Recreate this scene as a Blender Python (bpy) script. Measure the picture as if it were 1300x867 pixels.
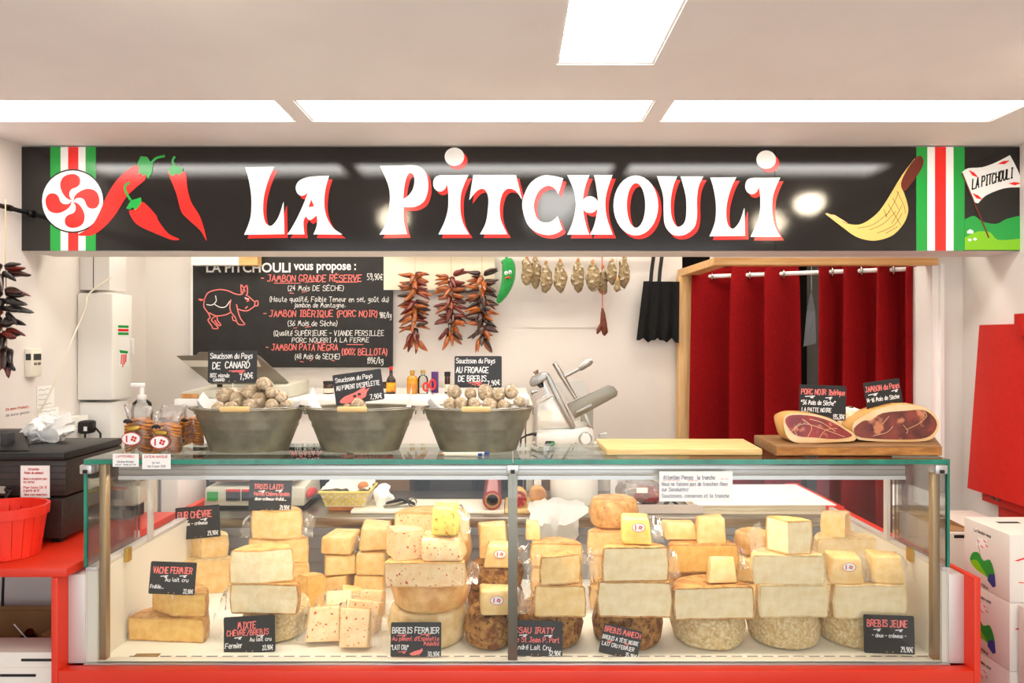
import bpy, bmesh, math, random
from mathutils import Vector, Matrix, noise
from mathutils.geometry import tessellate_polygon
random.seed(7)
PI = math.pi
for o in list(bpy.data.objects): bpy.data.objects.remove(o)
scene = bpy.context.scene
COL = scene.collection

# ------------------------------------------------------------------ camera
F = 867.0; HX = 650.0; HY = 430.0; EYE = 1.6
cam_d = bpy.data.cameras.new('camera'); cam = bpy.data.objects.new('camera', cam_d); COL.objects.link(cam)
cam.location = (0, 0, EYE); cam.rotation_euler = (PI/2, 0, 0)
cam_d.sensor_width = 36; cam_d.lens = 36*F/1300; cam_d.shift_y = -3.5/1300; cam_d.clip_start = 0.05
scene.camera = cam
# ------------------------------------------------------------------ world, lights, exposure
world = bpy.data.worlds.new('world'); scene.world = world; world.use_nodes = True
wb = world.node_tree.nodes['Background']; wb.inputs[0].default_value = (0.95, 0.97, 1.0, 1); wb.inputs[1].default_value = 2.0
vs = scene.view_settings
vs.view_transform = 'Standard'; vs.look = 'None'; vs.gamma = 1; vs.use_curve_mapping = False; vs.exposure = 0.22
PANEL_STRENGTH = 10.0      # ceiling LED panels
RAIL_STRENGTH = 31.0       # tube in the display case
def spot_lamp(loc, target, power, size, col, ang=70):
    l = bpy.data.lights.new('shop_spot', 'SPOT'); l.energy = power; l.shadow_soft_size = size; l.color = col; l.spot_size = math.radians(ang); l.spot_blend = .6
    o = bpy.data.objects.new('shop_spot', l); COL.objects.link(o); o.location = loc
    o.rotation_euler = (Vector(target)-Vector(loc)).to_track_quat('-Z', 'Y').to_euler()
# warm recessed downlights, above the frame
spot_lamp((-.75, 1.25, 2.372), (-.6, 2.4, 1.2), 11, .05, (1, .84, .62), 165)
spot_lamp((1.67, 1.74, 2.372), (1.1, 2.4, 1.2), 11, .05, (1, .84, .62), 165)
spot_lamp((1.70, 1.06, 2.372), (1.0, 2.4, 1.2), 11, .05, (1, .84, .62), 165)

# ------------------------------------------------------------------ helpers
def P(px, py, d): return Vector(((px-HX)/F*d, d, EYE-(py-HY)/F*d))
def X(px, d): return (px-HX)/F*d
def Z(py, d): return EYE-(py-HY)/F*d
ORG = {}
def nodes_of(m): return m.node_tree.nodes, m.node_tree.links
MATS = {}
def lin(c):
    return tuple(((v/12.92) if v <= .04045 else ((v+.055)/1.055)**2.4) for v in c)
def mat(name, col, rough=.5, metal=0, col2=None, nscale=8, ndet=3, ramp=(.35, .65), bump=0, bscale=60, coat=0, coatr=.1, emit=0, spec=.5, sheen=0, tex='NOISE', stretch=None, col3=None, n3=40, r3=(.66, .7), sss=0, trans=0, ior=1.45, alpha=1, wrink=0):
    """procedural principled material; colours given in sRGB 0..1"""
    m = bpy.data.materials.new(name); m.use_nodes = True; MATS[name] = m
    n, l = nodes_of(m); b = n['Principled BSDF']
    c = (*lin(col), 1)
    b.inputs['Base Color'].default_value = c; b.inputs['Roughness'].default_value = rough; b.inputs['Metallic'].default_value = metal
    b.inputs['Specular IOR Level'].default_value = spec
    if coat: b.inputs['Coat Weight'].default_value = coat; b.inputs['Coat Roughness'].default_value = coatr
    if sheen: b.inputs['Sheen Weight'].default_value = sheen
    if sss: b.inputs['Subsurface Weight'].default_value = sss; b.inputs['Subsurface Radius'].default_value = (.01, .006, .003)
    if trans: b.inputs['Transmission Weight'].default_value = trans; b.inputs['IOR'].default_value = ior
    if alpha < 1: b.inputs['Alpha'].default_value = alpha
    if emit: b.inputs['Emission Color'].default_value = c; b.inputs['Emission Strength'].default_value = emit
    tc = n.new('ShaderNodeTexCoord'); vec = tc.outputs['Object']
    if stretch:
        mp = n.new('ShaderNodeMapping'); mp.inputs['Scale'].default_value = stretch; l.new(vec, mp.inputs[0]); vec = mp.outputs[0]
    if col2:
        t = n.new('ShaderNodeTexNoise'); t.inputs['Scale'].default_value = nscale; t.inputs['Detail'].default_value = ndet; l.new(vec, t.inputs['Vector'])
        r = n.new('ShaderNodeValToRGB'); r.color_ramp.elements[0].position = ramp[0]; r.color_ramp.elements[1].position = ramp[1]
        r.color_ramp.elements[0].color = c; r.color_ramp.elements[1].color = (*lin(col2), 1)
        l.new(t.outputs[0], r.inputs[0]); out = r.outputs[0]
        if col3:
            t3 = n.new('ShaderNodeTexNoise'); t3.inputs['Scale'].default_value = n3; t3.inputs['Detail'].default_value = 2; l.new(vec, t3.inputs['Vector'])
            r3n = n.new('ShaderNodeValToRGB'); r3n.color_ramp.elements[0].position = r3[0]; r3n.color_ramp.elements[1].position = r3[1]
            r3n.color_ramp.elements[0].color = (0, 0, 0, 1); r3n.color_ramp.elements[1].color = (1, 1, 1, 1); l.new(t3.outputs[0], r3n.inputs[0])
            mx = n.new('ShaderNodeMix'); mx.data_type = 'RGBA'; l.new(r3n.outputs[0], mx.inputs[0]); l.new(out, mx.inputs[6]); mx.inputs[7].default_value = (*lin(col3), 1); out = mx.outputs[2]
        l.new(out, b.inputs['Base Color'])
    if bump:
        t2 = n.new('ShaderNodeTexNoise'); t2.inputs['Scale'].default_value = bscale; t2.inputs['Detail'].default_value = 3; l.new(vec, t2.inputs['Vector'])
        bp = n.new('ShaderNodeBump'); bp.inputs['Strength'].default_value = bump; bp.inputs['Distance'].default_value = .01; l.new(t2.outputs[0], bp.inputs['Height']); l.new(bp.outputs[0], b.inputs['Normal'])
        if coat:
            if wrink:
                t4 = n.new('ShaderNodeTexNoise'); t4.inputs['Scale'].default_value = wrink; t4.inputs['Detail'].default_value = 4; t4.inputs['Distortion'].default_value = 1.6; l.new(tc.outputs['Object'], t4.inputs['Vector'])
                b4 = n.new('ShaderNodeBump'); b4.inputs['Strength'].default_value = .9; b4.inputs['Distance'].default_value = .012; l.new(t4.outputs[0], b4.inputs['Height']); l.new(b4.outputs[0], b.inputs['Coat Normal'])
            else: l.new(bp.outputs[0], b.inputs['Coat Normal'])
    return m
def thin_glass(name, tint, ior=1.45, rough=0.0, bump=0, bscale=30, haze=0.0, boost=1.0):
    """thin clear sheet: light passes straight through, fresnel reflection on top"""
    m = bpy.data.materials.new(name); m.use_nodes = True; MATS[name] = m
    n, l = nodes_of(m); n.remove(n['Principled BSDF']); out = n['Material Output']
    tr = n.new('ShaderNodeBsdfTransparent'); tr.inputs[0].default_value = (*tint, 1)
    gl = n.new('ShaderNodeBsdfGlossy'); gl.inputs['Roughness'].default_value = rough
    fr = n.new('ShaderNodeFresnel'); fr.inputs[0].default_value = ior
    mx = n.new('ShaderNodeMixShader'); l.new(tr.outputs[0], mx.inputs[1]); l.new(gl.outputs[0], mx.inputs[2])
    if boost != 1:
        mt = n.new('ShaderNodeMath'); mt.operation = 'MULTIPLY'; mt.inputs[1].default_value = boost; l.new(fr.outputs[0], mt.inputs[0]); l.new(mt.outputs[0], mx.inputs[0])
    else: l.new(fr.outputs[0], mx.inputs[0])
    last = mx
    if haze:
        df = n.new('ShaderNodeBsdfTranslucent'); df.inputs[0].default_value = (.95, .93, .88, 1)
        d2 = n.new('ShaderNodeBsdfDiffuse'); d2.inputs[0].default_value = (.95, .93, .88, 1)
        ad = n.new('ShaderNodeMixShader'); ad.inputs[0].default_value = .5; l.new(df.outputs[0], ad.inputs[1]); l.new(d2.outputs[0], ad.inputs[2])
        m2 = n.new('ShaderNodeMixShader'); m2.inputs[0].default_value = haze; l.new(mx.outputs[0], m2.inputs[1]); l.new(ad.outputs[0], m2.inputs[2]); last = m2
    if bump:
        tc = n.new('ShaderNodeTexCoord'); t2 = n.new('ShaderNodeTexNoise'); t2.inputs['Scale'].default_value = bscale; l.new(tc.outputs['Object'], t2.inputs['Vector'])
        bp = n.new('ShaderNodeBump'); bp.inputs['Strength'].default_value = bump; l.new(t2.outputs[0], bp.inputs['Height']); l.new(bp.outputs[0], gl.inputs['Normal']); l.new(bp.outputs[0], fr.inputs['Normal'])
    l.new(last.outputs[0], out.inputs[0])
    return m

class MB:
    def __init__(s): s.b = bmesh.new()
    def poly(s, pts):
        return s.b.faces.new([s.b.verts.new(p) for p in pts])
    def mesh(s, vs_, fs):
        v = [s.b.verts.new(p) for p in vs_]
        for f in fs:
            try: s.b.faces.new([v[i] for i in f])
            except ValueError: pass
        return s
    def box(s, x0, x1, y0, y1, z0, z1, m=None):
        pts = [Vector((x, y, z)) for x in (x0, x1) for y in (y0, y1) for z in (z0, z1)]
        if m: pts = [m @ p for p in pts]
        return s.mesh(pts, [(0, 1, 3, 2), (4, 6, 7, 5), (0, 4, 5, 1), (2, 3, 7, 6), (0, 2, 6, 4), (1, 5, 7, 3)])
    def tube(s, pts, r, n=8, caps=True, flat=1.0, up=None):
        pts = [Vector(p) for p in pts]; k = len(pts); rs = r if isinstance(r, (list, tuple)) else [r]*k
        rings = []; ref = up or Vector((0.13, 0.31, .94)); 
        for i, p in enumerate(pts):
            t = (pts[min(i+1, k-1)]-pts[max(i-1, 0)]).normalized()
            if abs(t.dot(ref)) > .97: ref = Vector((1, .1, 0))
            a = t.cross(ref).normalized(); b_ = a.cross(t)
            ref = b_ if not up else up
            rings.append([s.b.verts.new(p+(a*math.cos(2*PI*j/n)+b_*flat*math.sin(2*PI*j/n))*max(rs[i], 1e-5)) for j in range(n)])
        for i in range(k-1):
            for j in range(n): s.b.faces.new((rings[i][j], rings[i][(j+1) % n], rings[i+1][(j+1) % n], rings[i+1][j]))
        if caps:
            s.b.faces.new(rings[0][::-1]); s.b.faces.new(rings[-1])
        return s
    def lathe(s, prof, c=(0, 0, 0), n=24, sx=1, sy=1, m=None, cap0=False, cap1=False):
        rings = []; c = Vector(c)
        for r, z in prof:
            ring = []
            for j in range(n):
                p = Vector((r*sx*math.cos(2*PI*j/n), r*sy*math.sin(2*PI*j/n), z))
                if m: p = m @ p
                ring.append(s.b.verts.new(c+p))
            rings.append(ring)
        for i in range(len(prof)-1):
            for j in range(n): s.b.faces.new((rings[i][j], rings[i][(j+1) % n], rings[i+1][(j+1) % n], rings[i+1][j]))
        if cap0: s.b.faces.new(rings[0][::-1])
        if cap1: s.b.faces.new(rings[-1])
        return s
    def ball(s, c, rx, ry=None, rz=None, n=12, k=8, m=None):
        ry = ry or rx; rz = rz or rx; c = Vector(c)
        prof = [(max(math.sin(PI*i/k), .002), -math.cos(PI*i/k)) for i in range(k+1)]
        mm = Matrix.Diagonal((rx, ry, rz)).to_3x3()
        if m: mm = m.to_3x3() @ mm
        return s.lathe(prof, c, n, m=mm, cap0=True, cap1=True)
    def prism(s, pts2, fn, h):
        """pts2 outline in 2D, fn(u,v,w)->Vector, thickness 0..h"""
        k = len(pts2)
        tri = tessellate_polygon([[Vector((u, v, 0)) for u, v in pts2]])
        a = [s.b.verts.new(fn(u, v, 0)) for u, v in pts2]; b_ = [s.b.verts.new(fn(u, v, h)) for u, v in pts2]
        for t in tri:
            for vv in (a, b_):
                try: s.b.faces.new([vv[i] for i in t])
                except ValueError: pass
        for i in range(k): s.b.faces.new((a[i], a[(i+1) % k], b_[(i+1) % k], b_[i]))
        return s
    def fill(s, loops, fn, w=0.0):
        allp = [p for lp in loops for p in lp]
        tri = tessellate_polygon([[Vector((u, v, 0)) for u, v in lp] for lp in loops])
        v = [s.b.verts.new(fn(p[0], p[1], w)) for p in allp]
        for t in tri:
            try: s.b.faces.new([v[i] for i in t])
            except ValueError: pass
        return s
    def ribbon(s, pts, wd, fn, w=0.0):
        pts = [Vector((p[0], p[1])) for p in pts]
        run = [pts[0]]
        for i in range(1, len(pts)):
            run.append(pts[i])
            if i < len(pts)-1:
                a = pts[i]-pts[i-1]; b_ = pts[i+1]-pts[i]
                if a.length > 1e-9 and b_.length > 1e-9 and a.angle(b_) > .9:
                    s._rib(run, wd, fn, w); run = [pts[i]]
        return s._rib(run, wd, fn, w)
    def _rib(s, pts, wd, fn, w=0.0):
        pts = [Vector((p[0], p[1])) for p in pts]
        if len(pts) < 2: return s
        L = []; R = []
        for i, p in enumerate(pts):
            t = pts[min(i+1, len(pts)-1)]-pts[max(i-1, 0)]
            if t.length < 1e-9: t = Vector((1, 0))
            t.normalize(); q = Vector((-t.y, t.x))*wd*.5
            e = t*wd*.3 if i == len(pts)-1 else (-t*wd*.3 if i == 0 else Vector((0, 0)))
            L.append(s.b.verts.new(fn(p.x+q.x+e.x, p.y+q.y+e.y, w))); R.append(s.b.verts.new(fn(p.x-q.x+e.x, p.y-q.y+e.y, w)))
        for i in range(len(pts)-1): s.b.faces.new((R[i], R[i+1], L[i+1], L[i]))
        return s
    def noise(s, amp, scale, seed=0):
        off = Vector((seed*3.7, seed*1.3, seed*2.1))
        for v in s.b.verts: v.co += noise.noise_vector(v.co*scale+off)*amp
        return s
    def xf(s, m):
        for v in s.b.verts: v.co = m @ v.co
        return s
    def bevel(s, w, seg=2, ang=30):
        bmesh.ops.recalc_face_normals(s.b, faces=s.b.faces)
        e = [e for e in s.b.edges if len(e.link_faces) == 2 and e.calc_face_angle(0) > math.radians(ang)]
        if e: bmesh.ops.bevel(s.b, geom=e, offset=w, segments=seg, affect='EDGES', profile=.5)
        return s
    def subdiv(s, cuts=1):
        bmesh.ops.subdivide_edges(s.b, edges=s.b.edges[:], cuts=cuts, use_grid_fill=True); return s
    def build(s, name, m, parent=None, smooth=None, recalc=True, fn=None):
        if recalc: bmesh.ops.recalc_face_normals(s.b, faces=s.b.faces)
        if parent is not None: org = ORG[parent.name]
        else:
            vs_ = [v.co for v in s.b.verts]
            lo = [min(v[i] for v in vs_) for i in range(3)]; hi = [max(v[i] for v in vs_) for i in range(3)]
            org = Vector(((lo[0]+hi[0])/2, (lo[1]+hi[1])/2, lo[2]))
        for v in s.b.verts: v.co -= org
        me = bpy.data.meshes.new(name); s.b.to_mesh(me); s.b.free()
        if smooth is not None:
            for p in me.polygons: p.use_smooth = True
            if smooth < 180: me.set_sharp_from_angle(angle=math.radians(smooth))
        for mm in (m if isinstance(m, (list, tuple)) else [m]): me.materials.append(MATS[mm] if isinstance(mm, str) else mm)
        o = bpy.data.objects.new(name, me); COL.objects.link(o)
        if parent is not None: o.parent = parent
        else: o.location = org
        ORG[o.name] = org.copy()
        return o
def tag(o, label, cat, group=None):
    o['label'] = label; o['category'] = cat
    if group: o['group'] = group
    return o
def thing(name, loc, label, cat, group=None):
    o = bpy.data.objects.new(name, None); COL.objects.link(o); o.location = loc; o.empty_display_size = .05
    ORG[o.name] = Vector(loc); return tag(o, label, cat, group)
def struct(o):
    o['kind'] = 'structure'; return o
def boxo(name, m, x0, x1, y0, y1, z0, z1, parent=None, bev=0, xm=None):
    b = MB().box(x0, x1, y0, y1, z0, z1, xm)
    if bev: b.bevel(bev)
    return b.build(name, m, parent, 40 if bev else None)
def smooth_loop(pts, k=4, corners=()):
    """closed Catmull-Rom through pts; indices in corners stay sharp"""
    n = len(pts); out = []
    for i in range(n):
        p0, p1, p2, p3 = [Vector(pts[(i+j-1) % n]) for j in range(4)]
        if i in corners: p0 = p1+(p1-p2)*.0+ (p1-p2)*.3
        if (i+1) % n in corners: p3 = p2+(p2-p1)*.3
        for j in range(k):
            t = j/k
            q = .5*((2*p1)+(p2-p0)*t+(2*p0-5*p1+4*p2-p3)*t*t+(3*p1-p0-3*p2+p3)*t*t*t)
            out.append((q.x, q.y))
    return out
def smooth_line(pts, k=4):
    n = len(pts); out = []
    for i in range(n-1):
        p0 = Vector(pts[max(i-1, 0)]); p1 = Vector(pts[i]); p2 = Vector(pts[i+1]); p3 = Vector(pts[min(i+2, n-1)])
        for j in range(k):
            t = j/k; out.append(tuple(.5*((2*p1)+(p2-p0)*t+(2*p0-5*p1+4*p2-p3)*t*t+(3*p1-p0-3*p2+p3)*t*t*t)))
    out.append(tuple(pts[-1])); return out

# single-stroke chalk lettering: xy digit pairs, baseline 2, capitals to 8, small letters to 6
GL = {
'A':'02 28 42;14 34','B':'02 08 28 37 36 25 05;25 44 43 32 02','C':'47 28 18 06 04 12 32 43','D':'02 08 28 46 44 22 02','E':'48 08 02 42;05 35','F':'48 08 02;05 35',
'G':'47 28 18 06 04 12 32 44 24','H':'02 08;42 48;05 45','I':'12 32;22 28;18 38','J':'18 48;38 33 22 12 03','K':'02 08;48 05 42','L':'08 02 42','M':'02 18 24 38 52','N':'02 08 42 48',
'O':'18 06 04 12 32 44 46 38 18','P':'02 08 38 47 46 35 05','Q':'18 06 04 12 32 44 46 38 18;24 51','R':'02 08 38 47 46 35 05;25 42','S':'47 38 18 07 06 35 44 43 32 12 03','T':'08 48;28 22',
'U':'08 04 12 32 44 48','V':'08 22 48','W':'08 12 25 32 48','X':'02 48;08 42','Y':'08 25 48;25 22','Z':'08 48 02 42',
'a':'36 16 04 03 12 22 35;36 33 42','b':'08 02;04 16 26 34 33 22 12 03','c':'35 26 16 04 03 12 32','d':'36 16 04 03 12 22 34;38 32','e':'04 34 35 26 16 04 03 12 32','f':'37 28 17 12;05 25','g':'36 16 04 13 23 35;36 31 20 00',
'h':'08 02;04 16 26 34 32','i':'06 02;07 08','j':'16 11 00;17 18','k':'08 02;36 04 32','l':'08 03 12','m':'06 02;04 16 24 22;24 36 44 42','n':'06 02;04 16 26 34 32','o':'16 04 03 12 22 33 35 26 16','p':'06 00;04 16 26 35 33 22 03','q':'36 16 04 13 23 35;36 30',
'r':'06 02;04 16 26','s':'36 16 05 34 33 22 02','t':'18 13 22 32;06 26','u':'06 03 12 22 34;36 32','v':'06 12 36','w':'06 12 24 32 46','x':'06 32;02 36','y':'06 13 24;36 21 10 00','z':'06 36 02 32',
'0':'18 06 04 12 22 34 36 28 18','1':'06 18 12','2':'07 18 28 37 35 02 32','3':'08 38 15 34 33 22 02','4':'28 04 34;26 22','5':'38 08 05 25 34 33 22 02','6':'38 16 04 03 12 22 33 34 25 05','7':'08 38 12','8':'15 07 18 28 37 25 15 04 03 12 22 33 34 15','9':'34 25 15 06 07 18 28 36 34 22 12',
',':'13 01','.':'12 13','-':'05 35','/':'01 48','(':'28 16 14 21','2':'07 18 28 37 36 02 32',')':'08 16 14 01',"'":'18 16','"':'08 06;28 26',':':'13 14;16 17','€':'47 28 16 14 22 42;05 35;04 34','%':'02 48;07 17 18 08 07;32 42 43 33 32','&':'42 17 28 26 04 12 43','_':'01 41','!':'18 14;12 13'}
ACC = {'é':('e','17 38'),'è':('e','28 07'),'ê':('e','07 18 27'),'É':('E','19 29'),'È':('E','29 19'),'Ê':('E','19 29'),'û':('u','07 18 27'),'ô':('o','07 18 27'),'â':('a','07 18 27')}
def glyph(ch):
    add = ''
    if ch in ACC: ch, add = ACC[ch]
    g = GL.get(ch)
    if g is None: return None
    if add: g = g+';'+add
    return [[(int(p[0]), int(p[1])-2) for p in st.split()] for st in g.split(';')]
def text_strokes(txt, u, v, h, ang=0, sp=1.35, jit=.12, slant=.08, wid=None, seed=0):
    """polylines; u,v = left end of the baseline (v up); h = capital height; wid fits the width"""
    rnd = random.Random(hash(txt) % 1000+seed if False else sum(map(ord, txt))+seed)
    k = h/6.0; pen = 0; out = []
    for ch in txt:
        if ch == ' ': pen += 3.0; continue
        g = glyph(ch)
        if not g: pen += 2; continue
        w = max(p[0] for st in g for p in st); dy = rnd.uniform(-jit, jit)*2
        for st in g: out.append([(pen+p[0]+p[1]*slant+rnd.uniform(-jit, jit), p[1]+dy+rnd.uniform(-jit, jit)) for p in st])
        pen += w+sp
    fx = (wid/(pen*k)) if (wid and pen) else 1
    ca, sa = math.cos(ang), math.sin(ang)
    return [[(u+(x*k*fx)*ca-(y*k)*sa, v+(x*k*fx)*sa+(y*k)*ca) for x, y in st] for st in out]
def bfont(txt, size, fn, width=None, w=0.0, mb=None, shear=0, bold=0):
    """flat printed lettering with the built-in font"""
    cu = bpy.data.curves.new('t', 'FONT'); cu.body = txt; cu.size = size; cu.shear = shear; cu.offset = bold; cu.resolution_u = 3
    ob = bpy.data.objects.new('t', cu); COL.objects.link(ob)
    dg = bpy.context.evaluated_depsgraph_get(); me = bpy.data.meshes.new_from_object(ob.evaluated_get(dg))
    mb = mb or MB()
    if len(me.vertices):
        x0 = min(v.co.x for v in me.vertices); x1 = max(v.co.x for v in me.vertices); s = (width/(x1-x0)) if width else 1
        mb.mesh([fn((v.co.x-x0)*s, v.co.y, w) for v in me.vertices], [tuple(p.vertices) for p in me.polygons])
    bpy.data.objects.remove(ob); bpy.data.curves.remove(cu); bpy.data.meshes.remove(me)
    return mb
# ------------------------------------------------------------------ materials
mat('wall_paint', (.90, .875, .85), .7, col2=(.88, .85, .82), nscale=3, bump=.03, bscale=120)
mat('ceiling_paint', (.955, .94, .93), .8, col2=(.935, .915, .905), nscale=2.2, ndet=5, bump=.04, bscale=40)
mat('floor_tile', (.62, .58, .53), .4, col2=(.55, .51, .47), nscale=4)
mat('white_gloss', (.93, .92, .90), .3)
mat('white_plastic', (.94, .93, .90), .35)
mat('cream_plastic', (.90, .87, .80), .4)
mat('led', (1, .985, .96), .5, emit=PANEL_STRENGTH)
mat('led_back', (1, .97, .92), .5, emit=6.6)
mat('led_tube', (1, .95, .86), .5, emit=RAIL_STRENGTH)
mat('sign_black', (.085, .075, .07), .075, spec=.6, bump=.02, bscale=420)
mat('sign_white', (.95, .95, .94), .18)
mat('sign_red', (.93, .16, .14), .18)
mat('sign_green', (.12, .62, .25), .18)
mat('sign_lime', (.50, .78, .12), .18)
mat('sign_tan', (.83, .73, .42), .18)
mat('sign_brown', (.40, .17, .12), .18)
mat('sign_ink', (.05, .045, .04), .2)
mat('sign_blue', (.18, .28, .58), .3)
mat('pine', (.90, .74, .52), .5, col2=(.83, .64, .41), nscale=6, stretch=(12, 12, .8), bump=.05, bscale=30)
mat('pine_flat', (.90, .73, .49), .45, col2=(.83, .62, .38), nscale=6, stretch=(.8, 12, 12), bump=.05, bscale=30)
mat('curtain_red', (.56, .02, .04), .9, col2=(.50, .012, .03), nscale=90, spec=.2, bump=.15, bscale=500)
mat('red_laminate', (.85, .195, .085), .36, col2=(.82, .17, .07), nscale=2, bump=.03, bscale=200)
mat('red_panel', (.78, .13, .09), .45, col2=(.75, .115, .08), nscale=40)
mat('red_chip', (.95, .22, .12), .4, col2=(.88, .15, .08), nscale=14, stretch=(1, 1, .2))
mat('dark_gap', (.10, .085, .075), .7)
mat('brushed', (.72, .70, .67), .32, 1, col2=(.62, .60, .57), nscale=30, stretch=(.3, 8, 8))
mat('alu', (.80, .79, .78), .35, .85)
mat('alu_pale', (.84, .81, .79), .45, .35)
mat('bronze_alu', (.66, .56, .42), .38, .75)
mat('zinc', (.60, .57, .49), .42, .6, col2=(.50, .47, .40), nscale=18, ndet=6, bump=.05, bscale=35)
mat('chrome', (.70, .69, .67), .16, 1)
mat('steel_satin', (.68, .67, .645), .3, .95)
mat('grey_metal', (.55, .53, .48), .35, .8)
mat('scale_body', (.78, .76, .69), .4)
mat('case_white', (.90, .87, .81), .4)
mat('deck_white', (.95, .93, .88), .45)
mat('back_grey', (.56, .57, .60), .5, .2)
mat('black_plastic', (.07, .065, .065), .4, bump=.05, bscale=400)
mat('brown_black', (.20, .16, .14), .45, col2=(.16, .13, .115), nscale=60)
mat('slate', (.17, .17, .175), .6, col2=(.20, .20, .205), nscale=14)
mat('slate_dark', (.11, .105, .10), .6, col2=(.14, .135, .13), nscale=14)
mat('chalk_white', (.97, .965, .95), .9)
mat('chalk_pink', (1, .52, .49), .9)
mat('ink_red', (.85, .22, .22), .8)
mat('ink_grey', (.58, .58, .63), .8)
mat('paper', (.96, .95, .93), .7, bump=.04, bscale=20)
mat('paper_warm', (.93, .89, .80), .7, col2=(.9, .85, .74), nscale=5)
mat('carton', (.66, .50, .33), .75, col2=(.60, .45, .29), nscale=8)
mat('carton_white', (.91, .89, .85), .6)
mat('bamboo', (.93, .80, .57), .45, col2=(.87, .70, .42), nscale=5, stretch=(1.2, 22, 22))
mat('oak_board', (.58, .42, .24), .55, col2=(.48, .33, .18), nscale=6, stretch=(1.5, 14, 14), bump=.1, bscale=30)
mat('board_edge', (.78, .52, .24), .6, col2=(.60, .36, .14), nscale=8, stretch=(2, 8, 8), bump=.15, bscale=40)
mat('brass', (.80, .66, .30), .35, .9)
mat('black_cloth', (.07, .068, .07), .75, bump=.1, bscale=150)
mat('blackmetal', (.08, .075, .07), .35, .6)
mat('string', (.80, .72, .56), .8)
mat('twine_red', (.75, .25, .15), .8)
mat('plush_green', (.06, .58, .24), .9, col2=(.04, .50, .20), nscale=90, sheen=.3, bump=.2, bscale=300)
thin_glass('glass_clear', (.985, .995, .99), 1.42, boost=.8)
thin_glass('glass_top', (.90, .965, .94), 1.45)
mat('glass_edge', (.05, .42, .34), .12, col2=(.10, .55, .45), nscale=4, stretch=(3, 1, 1), spec=.7)
thin_glass('cellophane', (.985, .98, .97), 1.45, .08, bump=1, bscale=75, haze=.12, boost=2.0)
thin_glass('wrap_film', (.98, .97, .94), 1.45, .1, bump=1, bscale=90, haze=.16, boost=2.0)
thin_glass('clear_bottle', (.93, .95, .95), 1.4, .05)

# ------------------------------------------------------------------ room shell
SIGN = 2.80; BACK = 3.80; CEIL = 2.388; XL = -2.002; XR = 2.073; SOFF = Z(319, SIGN)
struct(boxo('floor', 'floor_tile', -3.2, 3.2, -3.0, 4.9, -.1, 0))
# ceiling with recesses for the panels (solid board, cells left open)
def ceiling():
    panels = [(-1.985, -.785), (-.725, .475), (.535, 1.735)]
    py0, py1 = 2.262, 2.480
    xs = sorted({-3.2, 3.2, .128, .408, *[v for p in panels for v in p], -.7, .82})
    ys = sorted({-.6, .78, 1.965, py0, py1, 3.16, 3.46, 4.9})
    def hole(x, y):
        if py0 < y < py1 and any(a < x < b for a, b in panels): return True
        if .128 < x < .408 and .78 < y < 1.965: return True
        return 3.16 < y < 3.46 and (-1.985 < x < -.785 or -.7 < x < .475 or .535 < x < 1.735)
    mb = MB()
    for i in range(len(xs)-1):
        for j in range(len(ys)-1):
            if not hole((xs[i]+xs[i+1])/2, (ys[j]+ys[j+1])/2): mb.box(xs[i], xs[i+1], ys[j], ys[j+1], CEIL, CEIL+.06)
    struct(mb.build('ceiling', 'ceiling_paint'))
    names = ['leftmost', 'middle', 'rightmost']
    def panel(x0, x1, y0, y1, label, g, lm='led'):
        t = thing('ceiling_light', ((x0+x1)/2, (y0+y1)/2, CEIL+.01), label, 'ceiling light', g)
        boxo('diffuser', lm, x0, x1, y0, y1, CEIL+.022, CEIL+.034, t)
        f = MB(); w = .007
        f.box(x0, x1, y0, y0+w, CEIL+.004, CEIL+.022); f.box(x0, x1, y1-w, y1, CEIL+.004, CEIL+.022)
        f.box(x0, x0+w, y0+w, y1-w, CEIL+.004, CEIL+.022); f.box(x1-w, x1, y0+w, y1-w, CEIL+.004, CEIL+.022); f.build('frame', 'white_gloss', t)
    for i, (a, b) in enumerate(panels): panel(a, b, py0, py1, f'long white ceiling light panel, {names[i]} of the row above the sign', 'ceiling light panels')
    panel(.128, .408, .78, 1.965, 'white ceiling light panel running lengthwise at the top of the photo', 'ceiling light panels')
    for i, (a, b) in enumerate([(-1.985, -.785), (-.7, .475), (.535, 1.735)]):
        panel(a, b, 3.16, 3.46, f'ceiling light panel behind the sign box, {names[i]} one of the three', 'ceiling light panels behind the sign', 'led_back')
ceiling()
for x, y, la in ((-.75, 1.25, 'round warm downlight in the ceiling over the left of the counter'), (1.67, 1.74, 'round warm downlight in the ceiling nearest the sign at the right'), (1.70, 1.06, 'round warm downlight in the ceiling at the right, nearer the shop door')):
    t = thing('downlight', (x, y, CEIL-.006), la, 'ceiling light', 'round ceiling downlights')
    MB().lathe([(.062, -.001), (.066, -.006), (.078, -.006), (.082, 0), (.082, .002)], (x, y, CEIL), 28).build('trim_ring', 'white_gloss', t, 50)
# walls
struct(boxo('wall_left', 'wall_paint', -2.16, -2.04, -.6, 4.9, 0, CEIL))
struct(boxo('trim_1', 'wall_paint', -2.04, XL, -.6, 2.873, 0, CEIL))          # flat pilaster carrying the sign
struct(boxo('wall_right', 'wall_paint', XR, 2.2, -.6, 4.9, 0, CEIL))
struct(boxo('wall_back', 'wall_paint', -2.04, X(866, 3.8), BACK, BACK+.1, 0, CEIL))
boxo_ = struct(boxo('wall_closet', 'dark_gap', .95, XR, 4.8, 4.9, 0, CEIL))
struct(boxo('wall_closet_side', 'dark_gap', .85, .93, 3.9, 4.8, 0, CEIL))
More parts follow.
